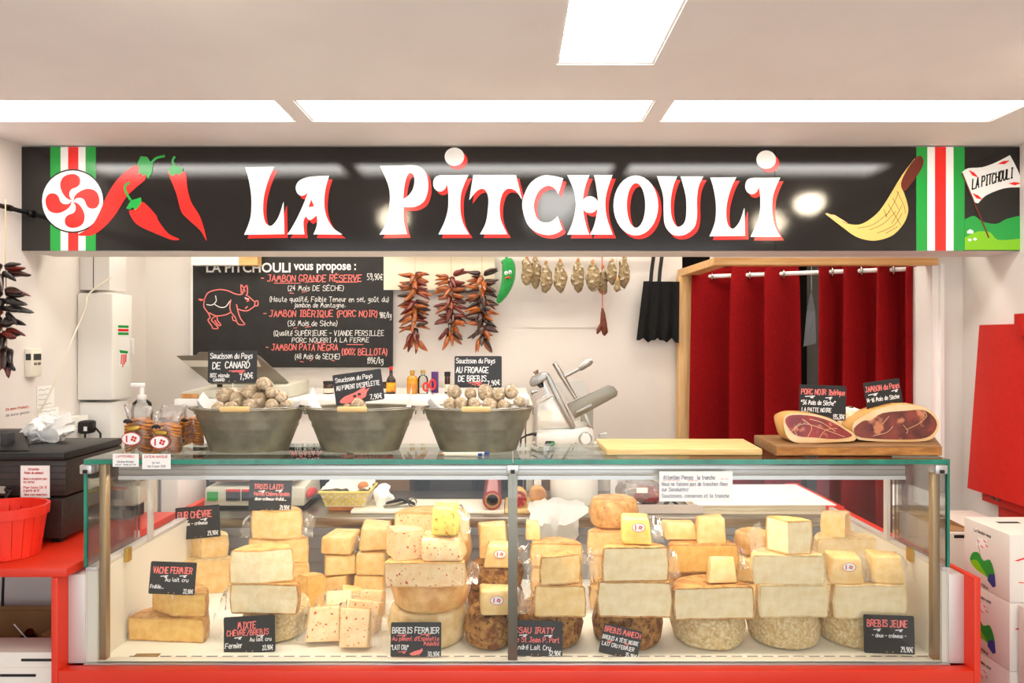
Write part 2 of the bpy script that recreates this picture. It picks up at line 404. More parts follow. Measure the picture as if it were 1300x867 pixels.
# right jamb wall beside the curtain
struct(boxo('wall_jamb', 'wall_paint', X(1188, 3.16), XR, 3.14, 3.24, 0, CEIL))
tr = MB(); jx = X(1180, 3.13)
tr.box(jx-.006, jx+.030, 3.10, 3.26, 0, 1.94); tr.box(jx+.022, jx+.040, 3.085, 3.14, 0, 1.94)
struct(tr.build('trim_2', 'white_gloss'))
# pine frame round the curtained opening: header, side header, post, head casing
fr = thing('pine_door_frame', (1.4, 3.3, 0), 'pine frame with header and post around the red curtains', 'door frame')
boxo('header', 'pine_flat', X(906, 3.09), X(1191, 3.09), 3.085, 3.15, Z(336.5, 3.09), Z(327, 3.09), fr, .003)
b = MB(); xa = X(906, 3.09); xb = X(862, 3.76)
b.mesh([(xa, 3.15, Z(336.5, 3.09)), (xa+.07, 3.15, Z(336.5, 3.09)), (xa+.07, 3.15, Z(327, 3.09)), (xa, 3.15, Z(327, 3.09)),
        (xb, 3.79, Z(351, 3.76)), (xb+.085, 3.79, Z(351, 3.76)), (xb+.085, 3.79, Z(342, 3.76)), (xb, 3.79, Z(342, 3.76))],
       [(0, 1, 2, 3), (7, 6, 5, 4), (0, 4, 5, 1), (1, 5, 6, 2), (2, 6, 7, 3), (3, 7, 4, 0)]); b.build('side_header', 'pine_flat', fr)
boxo('post', 'pine', X(862, 3.72), X(882, 3.72), 3.72, 3.79, 0, Z(351, 3.76), fr, .003)
boxo('cap_strip', 'white_gloss', X(906, 3.09), X(1191, 3.09), 3.085, 3.15, Z(327, 3.09), Z(322, 3.09), fr)

# ------------------------------------------------------------------ sign box
def S(u, v, w): return Vector((X(u, SIGN), SIGN-.012-w, Z(v, SIGN)))     # pixel plane of the fascia -> metres
struct(boxo('trim_3', 'wall_paint', XL, XR, SIGN+.004, 2.99, SOFF, CEIL))           # boxed soffit behind the fascia
sg = thing('shop_sign', (0, SIGN, SOFF), 'long glossy black fascia sign with white and red LA PITCHOULI lettering', 'sign')
boxo('panel', 'sign_black', XL, X(982, SIGN), SIGN-.012, SIGN, SOFF+.001, Z(187.5, SIGN), sg)
boxo('panel', 'sign_black', X(982.5, SIGN), X(1293, SIGN), SIGN-.012, SIGN, SOFF+.001, Z(187.5, SIGN), sg)
def sgn(name, loops, m, w, parent=sg):
    mb = MB(); mb.fill(loops, S, w); return mb.build(name, m, parent)
def rect(x0, x1, y0, y1): return [(x0, y0), (x1, y0), (x1, y1), (x0, y1)]
def circ(cx, cy, rx, ry=None, n=32): return [(cx+rx*math.cos(2*PI*i/n), cy+(ry or rx)*math.sin(2*PI*i/n)) for i in range(n)]
Y0s, Y1s = 187.5, 318.6
for x0, x1, m in ((66.5, 79.5, 'sign_green'), (79.5, 89, 'sign_white'), (89, 102, 'sign_red'), (102, 111, 'sign_white'), (111, 124, 'sign_green'),
                  (1161, 1175, 'sign_green'), (1175, 1184.5, 'sign_white'), (1184.5, 1198.5, 'sign_red'), (1198.5, 1208, 'sign_white'), (1208, 1222, 'sign_green')):
    sgn('stripe', [rect(x0, x1, Y0s, Y1s)], m, .0006)
def c1(pts): return [(x*.2538, 160+y*.2538) for x, y in pts]
def c2(pts): return [(300+x*.2692, 160+y*.2692) for x, y in pts]
def c3(pts): return [(640+x*.2769, 160+y*.2769) for x, y in pts]
def c4(pts): return [(970+x*.2538, 160+y*.2538) for x, y in pts]
# peppers
red1 = [(700,200),(640,230),(585,285),(540,360),(500,450),(460,510),(400,545),(430,552),(480,545),(540,500),(590,440),(640,360),(690,310),(740,260)]
red2 = [(655,430),(680,420),(715,385),(740,395),(790,450),(800,475),(850,540),(905,568),(870,572),(800,545),(720,510),(680,480)]
red3 = [(850,235),(880,240),(935,235),(945,310),(965,385),(1010,460),(1042,575),(1010,525),(950,470),(915,430),(890,340)]
cap1 = [(712,155),(745,158),(760,180),(775,190),(770,235),(750,268),(735,245),(725,255),(718,240),(700,245),(705,220),(695,195)]
cap2 = [(640,415),(665,375),(715,360),(718,385),(700,410),(685,425),(675,410),(660,420)]
cap3 = [(855,245),(852,215),(880,200),(925,215),(920,235),(905,250),(890,240),(875,255)]
for i, (r, c, st) in enumerate(((red1, cap1, [(765,190),(790,165),(830,155)]), (red2, cap2, [(662,372),(640,335),(635,305),(655,288)]), (red3, cap3, [(885,205),(872,180),(882,160)]))):
    p = sgn('printed_pepper', [smooth_loop(c1(r), 4)], 'sign_red', .0014+.0004*i)
    sgn('pepper_cap', [c1(c)], 'sign_green', .0017+.0004*i, p)
    MB().ribbon(smooth_line(c1(st)), 3.0, S, .0019+.0004*i).build('pepper_stem', 'sign_green', p)
sgn('emblem_ring', [circ(94.7, 256, 40.5)], 'sign_ink', .0010)
e = sgn('emblem_disc', [circ(94.7, 256, 38.6)], 'sign_white', .0012)
lobe = [(2,-3),(-28,-13),(-51,-43),(-61,-78),(-51,-113),(-23,-131),(12,-133),(35,-116),(37,-88),(22,-70),(-3,-60),(-15,-43),(-13,-18)]
for k in range(4):
    a = k*PI/2; q = [(94.7+(x*math.cos(a)-y*math.sin(a))*.2538, 256+(x*math.sin(a)+y*math.cos(a))*.2538) for x, y in lobe]
    sgn('emblem_lobe', [smooth_loop(q, 3, (0,))], 'sign_red', .0013, e)
# lettering
def cr(pts, corners, k=4): return smooth_loop(pts, k, corners)
Lp = [(47,198),(186,196),(160,250),(137,330),(132,400),(140,450),(158,472),(178,468),(205,430),(228,360),(232,512),(43,515),(62,470),(75,420),(77,340),(65,260)]
Lc = (0,1,9,10,11)
Ap = [(442,238),(400,239),(340,245),(300,263),(285,293),(295,323),(318,332),(342,318),(322,370),(295,430),(265,485),(245,513),(326,513),(322,480),(322,450),(332,428),(352,446),(384,424),(386,455),(380,485),(368,513),(504,514),(460,482),(430,430),(419,370),(425,300)]
Ac = (0,7,11,12,15,17,20,21)
Ah = [(358,348),(345,385),(372,383)]
Pp = [(680,192),(770,190),(850,190),(890,215),(905,258),(905,310),(887,358),(850,382),(815,386),(792,384),(791,440),(799,480),(808,512),(678,514),(708,465),(722,400),(727,330),(715,270)]
Pc = (0,9,12,13)
Ph = [(820,225),(838,235),(842,265),(835,300),(815,330),(790,347),(795,290),(806,245)]
Ip = [(1096,234),(1020,235),(960,236),(936,250),(930,280),(942,304),(965,312),(985,300),(995,278),(1001,320),(1000,390),(985,450),(955,513),(1098,513),(1070,460),(1058,400),(1060,330),(1075,280)]
Ic = (0,8,12,13)
Tp = [(596,255),(601,223),(655,223),(662.7,254.5),(655,243.5),(645,240.5),(638,247),(634.5,262),(636,280),(644,298),(609.6,298),(617,283),(620,262),(619.5,249),(614.5,241),(606,243)]
Tc = (0,1,2,3,9,10)
Cp = [(270,243),(248,315),(225,285),(195,278),(160,300),(139,345),(137,382),(150,425),(180,445),(215,440),(245,416),(266,476),(245,491),(205,502),(150,490),(105,450),(83,370),(95,310),(125,260),(175,231),(225,232)]
Cc = (0,1,10,11)
H1 = [(288,228),(390,228),(372,275),(360,335),(362,400),(375,460),(388,500),(288,500),(312,445),(327,370),(318,300)]
H2 = [(410,228),(495,228),(473,290),(462,350),(468,420),(495,500),(392,500),(410,460),(424,400),(428,345),(420,280)]
Up = [(697,233),(790,234),(772,280),(760,350),(765,420),(785,460),(805,462),(825,440),(832,390),(828,320),(805,234),(910,234),(888,280),(880,340),(880,420),(865,470),(820,502),(770,500),(735,460),(728,400),(725,320)]
Uc = (0,1,10,11)
def remap(pts, src, dst): return [(dst[0]+(x-src[0])/(src[1]-src[0])*(dst[1]-dst[0]), dst[2]+(y-src[2])/(src[3]-src[2])*(dst[3]-dst[2])) for x, y in pts]
L2 = remap(Lp, (43,232,196,515), (937,1100,238,508)); I2 = remap(Ip, (930,1098,234,513), (1100,1262,240,510))
letters = [[[cr(c2(Lp), Lc)]], [[cr(c2(Ap), Ac), c2(Ah)]], [[cr(c2(Pp), Pc), cr(c2(Ph), (5,))]], [[cr(c2(Ip), Ic)], [circ(300+1030*.2692, 160+149*.2692, 46*.2692, 43*.2692)]],
  [[cr(Tp, Tc)]], [[cr(c3(Cp), Cc)]], [[cr(c3(H1), (0,1,6,7))], [cr(c3(H2), (0,1,5,6))], [circ(640+392*.2769, 160+363*.2769, 38*.2769)]],
  [[circ(640+601*.2769, 160+367*.2769, 102*.2769, 137*.2769), circ(640+602*.2769, 160+367*.2769, 42*.2769, 102*.2769)]],
  [[cr(c3(Up), Uc)]], [[cr(c3(L2), Lc)]], [[cr(c3(I2), Ic)], [circ(640+1196*.2769, 160+158*.2769, 45*.2769, 42*.2769)]]]
for i, shapes in enumerate(letters):
    mb = MB(); ms = MB()
    for k, lp in enumerate(shapes):
        mb.fill(lp, S, .0016+.00008*k); ms.fill([[(x+4.2, y+4.6) for x, y in l] for l in lp], S, .0010+.00008*k)
    lt = mb.build('letter', 'sign_white', sg); ms.build('letter_shadow', 'sign_red', lt)
# curved wicker ball-game basket
body = [(298,442),(315,440),(360,470),(415,492),(470,495),(520,470),(570,425),(620,350),(680,250),(745,165),(750,175),(680,290),(690,335),(705,380),(712,430),(690,490),(640,545),(580,570),(520,575),(450,555),(380,505)]
w_ = sgn('printed_wicker_basket', [smooth_loop(c4(body), 3, (0, 9, 10))], 'sign_tan', .0012)
sgn('basket_handle', [smooth_loop(c4([(675,290),(710,215),(755,158),(780,158),(788,190),(765,240),(720,300),(692,330)]), 3)], 'sign_brown', .0015, w_)
sgn('basket_tip', [c4([(300,443),(345,447),(415,490),(360,472)])], 'pine_flat', .0014, w_)
ml = MB()
for l in ([(460,513),(540,495),(620,430)], [(520,522),(590,490),(650,430)], [(558,538),(640,500),(680,440)], [(600,540),(660,505)], [(590,420),(605,460)], [(612,395),(640,440),(675,500)], [(635,365),(665,420)], [(655,330),(690,400),(698,440)], [(600,455),(640,390),(665,330)], [(630,490),(665,430),(680,400)]):
    ml.ribbon(smooth_line(c4(l), 3), .6, S, .0015)
ml.build('basket_weave', 'sign_brown', w_)
# small picture with hills and flag at the right end
sgn('printed_hill', [smooth_loop(c4([(993,470),(1040,452),(1080,480),(1150,492),(1200,468),(1272,450),(1272,622),(993,622)]), 3, (0,5,6,7))], 'sign_green', .0010)
sgn('printed_hill', [smooth_loop(c4([(993,560),(1060,530),(1120,535),(1160,572),(1272,565),(1272,622),(993,622)]), 3, (0,4,5,6))], 'sign_lime', .0013)
for cx, cy, r in ((1018,572,9), (1044,568,9)): sgn('printed_sheep', [circ(970+cx*.2538, 160+cy*.2538, r*.2538, r*.2, 12)], 'sign_white', .0016)
sgn('printed_house', [c4([(1005,540),(1005,528),(1020,518),(1037,528),(1035,540)])], 'sign_white', .0015)
fl = sgn('printed_flag', [smooth_loop(c4([(980,235),(1010,215),(1080,210),(1150,185),(1218,150),(1245,200),(1272,265),(1270,310),(1190,315),(1100,350),(1060,390),(1040,385)]), 3, (0,4,7,10,11))], 'sign_white', .0016)
MB().ribbon(c4([(980,242),(1112,560)]), 2.0, S, .0018).build('flag_pole', 'sign_brown', fl)
mb = MB()
for st in text_strokes('LA PITCHOULI', 0, 0, 12.5, jit=0, slant=.15, wid=54):
    a = math.radians(16); mb.ribbon([(970+1030*.2538+u*math.cos(a)+v*math.sin(-a)*-0, 160+320*.2538-u*math.sin(a)-v) for u, v in st], 1.7, S, .0018)
mb.build('flag_lettering', 'sign_ink', fl)
for cx, cy, a in ((1035,245,.5), (1188,188,-.45), (1242,293,-.2), (1055,358,.4)):
    q = [(-8,-2),(0,-2.4),(8,.5),(0,2)]; sgn('flag_pepper', [[(970+cx*.2538+x*math.cos(a)-y*math.sin(a), 160+cy*.2538+x*math.sin(a)+y*math.cos(a)) for x, y in q]], 'sign_red', .0019, fl)
# ------------------------------------------------------------------ refrigerated display case
FD = 1.93; DK = .684; GT = 1.2605; GB = 2.215; WT = .92; RIM = .955
GXL, GXR = -1.204, 1.231; IXL, IXR = -1.172, 1.215
dc = thing('display_case', (0, 2.4, 0), 'glass fronted refrigerated cheese counter in red and cream', 'display case')
boxo('base', 'red_laminate', -1.253, 1.275, 1.884, 2.62, .08, .655, dc, .003)
boxo('base_ledge', 'red_laminate', -1.253, 1.275, 1.883, FD-.012, .62, DK, dc, .003)
for x0, x1 in ((-1.271, -1.253), (1.275, 1.293)):
    zt = .941 if x0 < 0 else .94
    boxo('red_side_panel', 'red_laminate', x0, x1, 1.883, 3.05, .08, zt, dc, .002)
boxo('rear_base', 'case_white', -1.253, 1.275, 2.62, 3.05, .08, WT-.04, dc)
def side_wall(xo, xi, s):
    b = MB().box(min(xo, xi), max(xo, xi), FD, 2.62, DK, RIM-.012); b.build('side_wall', 'case_white', dc)
    boxo('side_rim', 'alu_pale', min(xo, xi), max(xo, xi), FD-.002, 2.62, RIM-.012, RIM, dc, .002)
    xf = -1.2535 if s < 0 else 1.2755
    boxo('front_jamb', 'alu_pale', min(xf, xo)+.001, max(xf, xo), FD-.004, 2.62, DK, RIM-.02, dc, .002)
side_wall(GXL, IXL, -1); side_wall(GXR, IXR, 1)
boxo('deck', 'deck_white', IXL, IXR, FD+.03, 2.60, DK-.02, DK, dc)
boxo('sill', 'case_white', GXL, GXR, FD+.004, FD+.03, DK-.008, DK+.004, dc, .002)
boxo('sill_channel', 'alu', GXL, GXR, FD-.012, FD+.004, DK-.008, DK+.002, dc, .001)
for k in range(52):                                                  # air slots along the front of the deck
    x = IXL+.07+k*.0445; boxo('air_slot', 'back_grey', x, x+.03, FD+.036, FD+.041, DK, DK+.0012, dc)
boxo('back_wall', 'back_grey', IXL, IXR, 2.60, 2.62, DK-.02, WT-.04, dc)
for z in (.75, .80, .85): boxo('back_groove', 'grey_metal', IXL, IXR, 2.598, 2.60, z, z+.002, dc)
wt = boxo('worktop', 'brushed', -1.225, IXR, 2.60, 3.06, WT-.04, WT, dc, .004)
for x0, x1 in ((-1.253, -1.228), (IXR+.002, 1.275)): boxo('red_rail', 'red_laminate', x0, x1, 2.62, 3.05, WT-.04, .955, dc)
# glass
def pane(name, x0, x1, y0, y1, z0, z1, edges, m='glass_clear'):
    p = boxo(name, m, x0, x1, y0, y1, z0, z1, dc)
    for e in edges: boxo('glass_edge', 'glass_edge', *e, p)
    return p
mid = .0025
for x0, x1 in ((GXL+.004, mid-.001), (mid+.001, GXR-.004)):
    pane('front_glass', x0, x1, FD-.003, FD+.003, DK+.002, GT-.017, [])
    pane('top_glass', x0-.006 if x0 < -.5 else x0, x1+.006 if x1 > .5 else x1, FD-.008, GB, GT-.012, GT,
         [(x0, x1, FD-.0095, FD-.008, GT-.0135, GT)], 'glass_top')
pane('side_glass', GXL-.003, GXL+.003, FD+.005, GB, RIM, GT-.014, [(GXL-.004, GXL+.004, FD-.004, FD+.004, RIM, GT-.001)])
pane('side_glass', GXR-.003, GXR+.003, FD+.005, GB, RIM, GT-.014, [(GXR-.004, GXR+.004, FD-.004, FD+.004, RIM, GT-.001)])
boxo('centre_post', 'grey_metal', -.0115, .0155, FD+.006, FD+.022, DK+.004, GT-.016, dc, .002)
for x0 in (IXL, IXR-.02):
    boxo('corner_post', 'bronze_alu', x0, x0+.02, FD+.008, FD+.03, DK+.004, GT-.016, dc, .002)
    boxo('rear_post', 'alu_pale', x0+.004, x0+.016, GB-.03, GB-.01, RIM, GT-.014, dc, .001)
rl = boxo('light_rail', 'alu', -1.129, 1.129, 1.958, 1.998, 1.207, 1.238, dc, .004)
boxo('rail_lip', 'alu', -1.129, 1.129, 1.958, 1.964, 1.196, 1.207, rl)
boxo('lamp_tube', 'led_tube', -1.11, 1.11, 1.970, 1.996, 1.2015, 1.207, rl)
boxo('rail_groove', 'grey_metal', -1.129, 1.129, 1.9565, 1.958, 1.2235, 1.2265, rl)
for x in (-1.196, .002, 1.205):                                       # glass clamps
    c = boxo('glass_clamp', 'alu', x-.017, x+.017, FD-.016, FD+.02, GT-.040, GT-.0145, dc, .003)
    boxo('clamp_screw', 'black_plastic', x-.006, x+.006, FD-.019, FD-.016, GT-.038, GT-.028, c)
for x in (IXL+.001, IXR-.013):
    boxo('latch', 'brass', x, x+.012, 2.06, 2.085, RIM-.03, RIM+.012, dc, .002)
boxo('plate_badge', 'bronze_alu', -1.09, -1.02, 1.965, 1.983, DK, DK+.003, dc, .001)

# red counter running off to the left
rc = thing('red_counter', (-1.7, 2.2, 0), 'red laminate side counter at the left of the cheese case', 'counter')
boxo('counter_top', 'red_laminate', -1.995, -1.2285, 1.883, 2.50, .942, .966, rc, .002)
boxo('back_panel', 'white_gloss', -1.99, -1.275, 2.46, 2.48, .05, .942, rc)
boxo('rear_rail', 'red_laminate', -1.99, -1.275, 2.44, 2.46, .88, .942, rc)
for x in (-1.99,): boxo('leg', 'red_laminate', x, x+.03, 1.9, 1.94, 0, .942, rc)
for x in (-1.99, -1.305): boxo('leg', 'red_laminate', x, x+.03, 2.40, 2.44, 0, .88, rc)
# ------------------------------------------------------------------ cheeses
PASTES = {'ivory': ((.96, .885, .73), (.93, .83, .63)), 'butter': ((.965, .84, .60), (.94, .77, .49)), 'yellow': ((.94, .77, .45), (.89, .68, .34)), 'gold': ((.97, .84, .38), (.98, .89, .52))}
for k, (a, b_) in PASTES.items(): mat('paste_'+k, a, .5, col2=b_, nscale=38, ndet=6, bump=.12, bscale=110, coat=.7, coatr=.07, spec=.4, wrink=34)
mat('paste_pepper', (.96, .84, .65), .5, col2=(.94, .77, .55), nscale=38, ndet=6, col3=(.78, .24, .08), n3=105, r3=(.64, .68), bump=.12, bscale=110, coat=.7, coatr=.07, wrink=34)
mat('paste_pepper_gold', (.97, .87, .42), .5, col2=(.95, .80, .36), nscale=38, col3=(.90, .50, .10), n3=75, r3=(.62, .68), bump=.12, bscale=110, coat=.6, coatr=.07, wrink=34)
mat('rind_tan', (.88, .69, .42), .6, col2=(.76, .51, .26), nscale=34, ndet=8, col3=(.60, .40, .18), n3=90, r3=(.60, .72), bump=.4, bscale=120, coat=.4, coatr=.12, wrink=30)
mat('rind_orange', (.94, .76, .49), .55, col2=(.85, .60, .33), nscale=24, ndet=8, bump=.25, bscale=110, coat=.5, coatr=.1, wrink=30)
mat('rind_brown', (.72, .52, .26), .7, col2=(.47, .27, .10), nscale=42, ndet=8, ramp=(.40, .62), col3=(.25, .11, .03), n3=95, r3=(.57, .68), bump=.7, bscale=130)
mat('rind_grey', (.87, .77, .57), .7, col2=(.77, .63, .41), nscale=75, ndet=8, col3=(.91, .86, .70), n3=120, r3=(.46, .7), bump=.6, bscale=160)
mat('rind_pale', (.945, .84, .65), .6, col2=(.88, .74, .50), nscale=34, ndet=8, bump=.35, bscale=120, coat=.5, coatr=.1, wrink=30)
mat('label_white', (.96, .96, .95), .35)
CH = 'cheeses in the display case'
def profile(R, H, bul, bev, n=5):
    pr = [(R-bev, 0)]
    for i in range(1, n+1): a = PI/2*i/n; pr.append((R-bev+bev*math.sin(a), bev-bev*math.cos(a)))
    pr.append((R+bul, H*.5))
    for i in range(0, n): a = PI/2*i/n; pr.append((R-bev+bev*math.cos(a), H-bev+bev*math.sin(a)))
    pr.append((R-bev, H)); return pr
def cheese(kind, cx, d, z, W, H, paste, rind, label, yaw=0, ang=110, D=None, wrap=False, seed=0, oval=False, lean=0, tip_off=0):
    """kind: wheel, half (flat cut to the front), tip (wedge point to the front), block"""
    rnd = random.Random(seed); rt = .0045
    nm = {'wheel': 'whole_cheese', 'half': 'half_cheese', 'tip': 'cheese_wedge', 'block': 'cheese_chunk'}[kind]
    if kind == 'wheel': R = W/2; c = Vector((cx, d+R, z))
    elif kind == 'half': R = W/2; c = Vector((cx, d, z))
    elif kind == 'tip': R = W/2/math.sin(min(math.radians(ang)/2, PI/2)); c = Vector((cx, d, z))
    else: c = Vector((cx, d+(D or W)*.5, z))
    t = thing(nm, c, label, 'cheese', CH)
    rot = Matrix.Translation(c) @ Matrix.Rotation(math.radians(yaw), 4, 'Z') @ Matrix.Rotation(math.radians(-lean), 4, 'X')
    if kind == 'block':
        D = D or W; tp = rnd.uniform(.84, .96); sk = rnd.uniform(-.05, .05)*W
        pts = [(-W/2, -D/2, 0), (W/2, -D/2, 0), (W/2, D/2, 0), (-W/2, D/2, 0), (-W/2*tp+sk, -D/2*tp, H), (W/2*tp+sk, -D/2*tp, H*rnd.uniform(.95, 1)), (W/2*tp+sk, D/2, H*.97), (-W/2*tp+sk, D/2, H)]
        pts = [(a+rnd.uniform(-.07, .07)*W, b_+rnd.uniform(-.05, .05)*D, c_*(1 if c_ == 0 else rnd.uniform(.90, 1.0))) for a, b_, c_ in pts]
        m1 = MB().mesh(pts, [(0, 1, 2, 3), (7, 6, 5, 4), (0, 4, 5, 1), (1, 5, 6, 2), (2, 6, 7, 3), (3, 7, 4, 0)]).bevel(min(W, H, D)*.13, 3)
        m1.noise(.005, 18, seed); m1.xf(rot).build('paste', 'paste_'+paste, t, 50)
        bz = MB(); h2 = H*.90
        bz.mesh([(-W/2*.98, D/2-.004, .004), (W/2*.98, D/2-.004, .004), (W/2*.98*tp+sk, D/2-.004, h2), (-W/2*.98*tp+sk, D/2-.004, h2), (-W/2*.94, D/2+.005, .008), (W/2*.94, D/2+.005, .008), (W/2*.94*tp+sk, D/2+.005, h2-.006), (-W/2*.94*tp+sk, D/2+.005, h2-.006)],
                [(0, 1, 2, 3), (7, 6, 5, 4), (0, 4, 5, 1), (1, 5, 6, 2), (2, 6, 7, 3), (3, 7, 4, 0)]); bz.noise(.005, 18, seed)
        bz.xf(rot).build('rind', 'rind_'+rind, t, 40)
    else:
        full = kind == 'wheel'
        if full: a0, a1, n = 0, 2*PI, 48
        elif kind == 'half': a0, a1, n = 0, PI, 28
        else: w = math.radians(ang); a0, a1, n = PI/2-w/2+math.radians(tip_off), PI/2+w/2+math.radians(tip_off), 22
        bul = H*.07 if full else H*.035; pr = profile(R-bul, H, bul, H*(.17 if full else .10))
        rows = [(0.0, 0.0)]+[(R*.5, 0)]+pr+[(R*.55, H), (0.0, H)]
        cnt = n if full else n+1
        def put(mb, prof):
            rr = []
            for j in range(cnt):
                a = a0+(a1-a0)*j/n; rr.append([mb.b.verts.new((r*math.cos(a), r*math.sin(a), zz)) for r, zz in prof[1:-1]])
            return rr
        mb = MB(); rr = put(mb, rows); v0 = mb.b.verts.new((0, 0, 0)); v1 = mb.b.verts.new((0, 0, H))
        for j in range(n):
            A = rr[j]; B = rr[(j+1) % cnt]
            for i in range(len(A)-1): mb.b.faces.new((A[i], B[i], B[i+1], A[i+1]))
            mb.b.faces.new((v0, B[0], A[0])); mb.b.faces.new((v1, A[-1], B[-1]))
        inset = [(max(0, r-rt) if r > R*.6 else r, min(max(zz, rt), H-rt)) for r, zz in rows]
        if not full:
            for j, s in ((0, 1), (cnt-1, -1)):
                a = a0 if j == 0 else a1
                I = [mb.b.verts.new((r*math.cos(a), r*math.sin(a), zz)) for r, zz in inset]
                O = [v0]+rr[j]+[v1]
                for i in range(len(O)-1): mb.b.faces.new((O[i], O[i+1], I[i+1], I[i]))
        mb.noise(.0035 if not full else .005, 14, seed); mb.noise(.0012, 60, seed+3)
        mb.xf(rot).build('rind', 'rind_'+rind, t, 50)
        if not full:
            mp = MB()
            for a in (a0, a1):
                g = 9; base = [(r, zz) for r, zz in inset]
                mpv = [mp.b.verts.new((r*math.cos(a), r*math.sin(a), zz)) for r, zz in base]
                cc = mp.b.verts.new((R*.45*math.cos(a), R*.45*math.sin(a), H/2))
                for i in range(len(mpv)-1): mp.b.faces.new((cc, mpv[i], mpv[i+1]))
                mp.b.faces.new((cc, mpv[-1], mpv[0]))
            mp.noise(.0035, 14, seed); mp.noise(.0012, 60, seed+3)
            # a hair proud so wrapped cut face sits on the rind edge
            for v in mp.b.verts: v.co += Vector((0, -.0008, 0))
            mp.xf(rot).build('paste', 'paste_'+paste, t)
    if oval: oval_label(t, c.x+(0 if kind != 'half' else 0), (d-.004 if kind != 'wheel' else d-.004), z+H*.62, min(W*.33, .02))
    if wrap: film(t, c, W, H, d, seed)
    return t
def oval_label(t, x, y, z, rx, tilt=0):
    fn = lambda u, v, w: Vector((x+u, y-w, z+v))
    k = MB(); k.prism(circ(0, 0, rx, rx*.68, 24), fn, .001); lb = k.build('sticker', 'label_white', t)
    rg = MB(); rg.fill([circ(0, 0, rx, rx*.68, 24), circ(0, 0, rx*.92, rx*.6, 24)], fn, .0014); rg.build('sticker_ring', 'ink_red', lb)
    mk = MB()
    for q in range(4):
        a = q*PI/2+.4; mk.fill([circ(rx*.25+math.cos(a)*rx*.19, math.sin(a)*rx*.19, rx*.13, None, 10)], fn, .0014)
    mk.ribbon([(-rx*.45, -rx*.3), (-rx*.45, rx*.3)], rx*.16, fn, .0014); mk.build('sticker_print', 'ink_red', lb)
def film(t, c, W, H, d, seed):
    """loose crumpled ends of cling film at the sides of a piece"""
    rnd = random.Random(seed+50); mb = MB()
    for s in (-1, 1):
        if rnd.random() < .15: continue
        x = c.x+s*W*.5; n = 6; rows = []
        for i in range(n):
            u = i/(n-1)
            rows.append([mb.b.verts.new((x+s*u*.036+rnd.uniform(-.004, .004), d+.01+v*.04+rnd.uniform(-.008, .008), c.z+.003+(H*.92)*(v*.9+.05)*(1-.35*u)+rnd.uniform(-.004, .004)*(1 if v > 0 else 0))) for v in (0, .25, .5, .75, 1)])
        for i in range(n-1):
            for j in range(4): mb.b.faces.new((rows[i][j], rows[i+1][j], rows[i+1][j+1], rows[i][j+1]))
    if len(mb.b.verts): mb.build('cling_film', 'wrap_film', t, 180)
    else: mb.b.free()
ZT = {}
sd = [0]
def put(kind, x0, x1, y0, y1, d, paste, rind, label, z0=None, **k):
    sd[0] += 1; z = Z(y1, d) if z0 is None else z0
    W = (x1-x0)*d/F; H = (y1-y0)*d/F
    cheese(kind, X((x0+x1)/2, d), d, z, W, H, paste, rind, label, seed=sd[0], **k)
    return z+H
def stack(d, items, z=DK):
    """items bottom to top: kind,x0,x1,height px,paste,rind,label,{options}; 'dd' moves a piece back"""
    for it in items:
        kind, x0, x1, h, pa, ri, la = it[:7]; k = dict(it[7]) if len(it) > 7 else {}
        dd = d+k.pop('dd', 0); keep = k.pop('same', False); sd[0] += 1
        W = (x1-x0)*dd/F; H = h*dd/F
        cheese(kind, X((x0+x1)/2, dd), dd, z+.0008, W, H, pa, ri, la, seed=sd[0], **k)
        if not keep: z += H+.0008
    return z
W_ = {'wrap': True}
# far left, vache
zA = stack(2.063, [('half', 160, 262, 31, 'yellow', 'tan', 'yellow half wheel at the bottom of the far left front pile, on the deck', {'yaw': -4, 'wrap': True}),
                   ('tip', 178, 261, 30, 'yellow', 'tan', 'yellow cheese wedge under the VACHE FERMIER tag', {'ang': 150, 'tip_off': -14})])
stack(2.42, [('block', 183, 224, 25, 'yellow', 'tan', 'yellow chunk on the deck behind the VACHE FERMIER tag, lower one'), ('block', 184, 222, 40, 'yellow', 'tan', 'tall yellow chunk just above the VACHE FERMIER tag, near the left wall')])
zPC = stack(2.45, [('half', 222, 294, 43, 'butter', 'pale', 'long buttery half wheel below the PUR CHEVRE piece', {'yaw': 10}), ('tip', 226, 286, 29, 'butter', 'pale', 'pale wedge right under the PUR CHEVRE tag', {'ang': 140, 'tip_off': -8, 'dd': .015, 'wrap': True})])
zTL = stack(2.33, [('half', 312, 392, 27, 'butter', 'orange', 'lowest half wheel of the TROIS LAITS pile'), ('half', 311, 392, 26, 'butter', 'orange', 'second half wheel from the bottom of the TROIS LAITS pile'),
             ('tip', 311, 390, 31, 'butter', 'orange', 'yellow wedge second from the top of the TROIS LAITS pile', {'ang': 150}), ('tip', 315, 382, 37, 'butter', 'orange', 'pale yellow wedge topped by the TROIS LAITS tag', {'ang': 150, 'wrap': True})])
stack(2.035, [('wheel', 292, 381, 40, 'ivory', 'grey', 'whole wheel with mottled rind behind the MIXTE CHEVRE tag'), ('half', 290, 380, 38, 'ivory', 'tan', 'white faced half wheel in the middle of the MIXTE CHEVRE pile', {'yaw': -3, 'wrap': True}),
              ('tip', 290, 372, 42, 'ivory', 'orange', 'white faced wedge on top of the MIXTE CHEVRE pile', {'ang': 160, 'tip_off': 6})])
stack(2.28, [('tip', 372, 411, 46, 'yellow', 'orange', 'rounded orange wedge beside the MIXTE CHEVRE pile', {'ang': 120})])
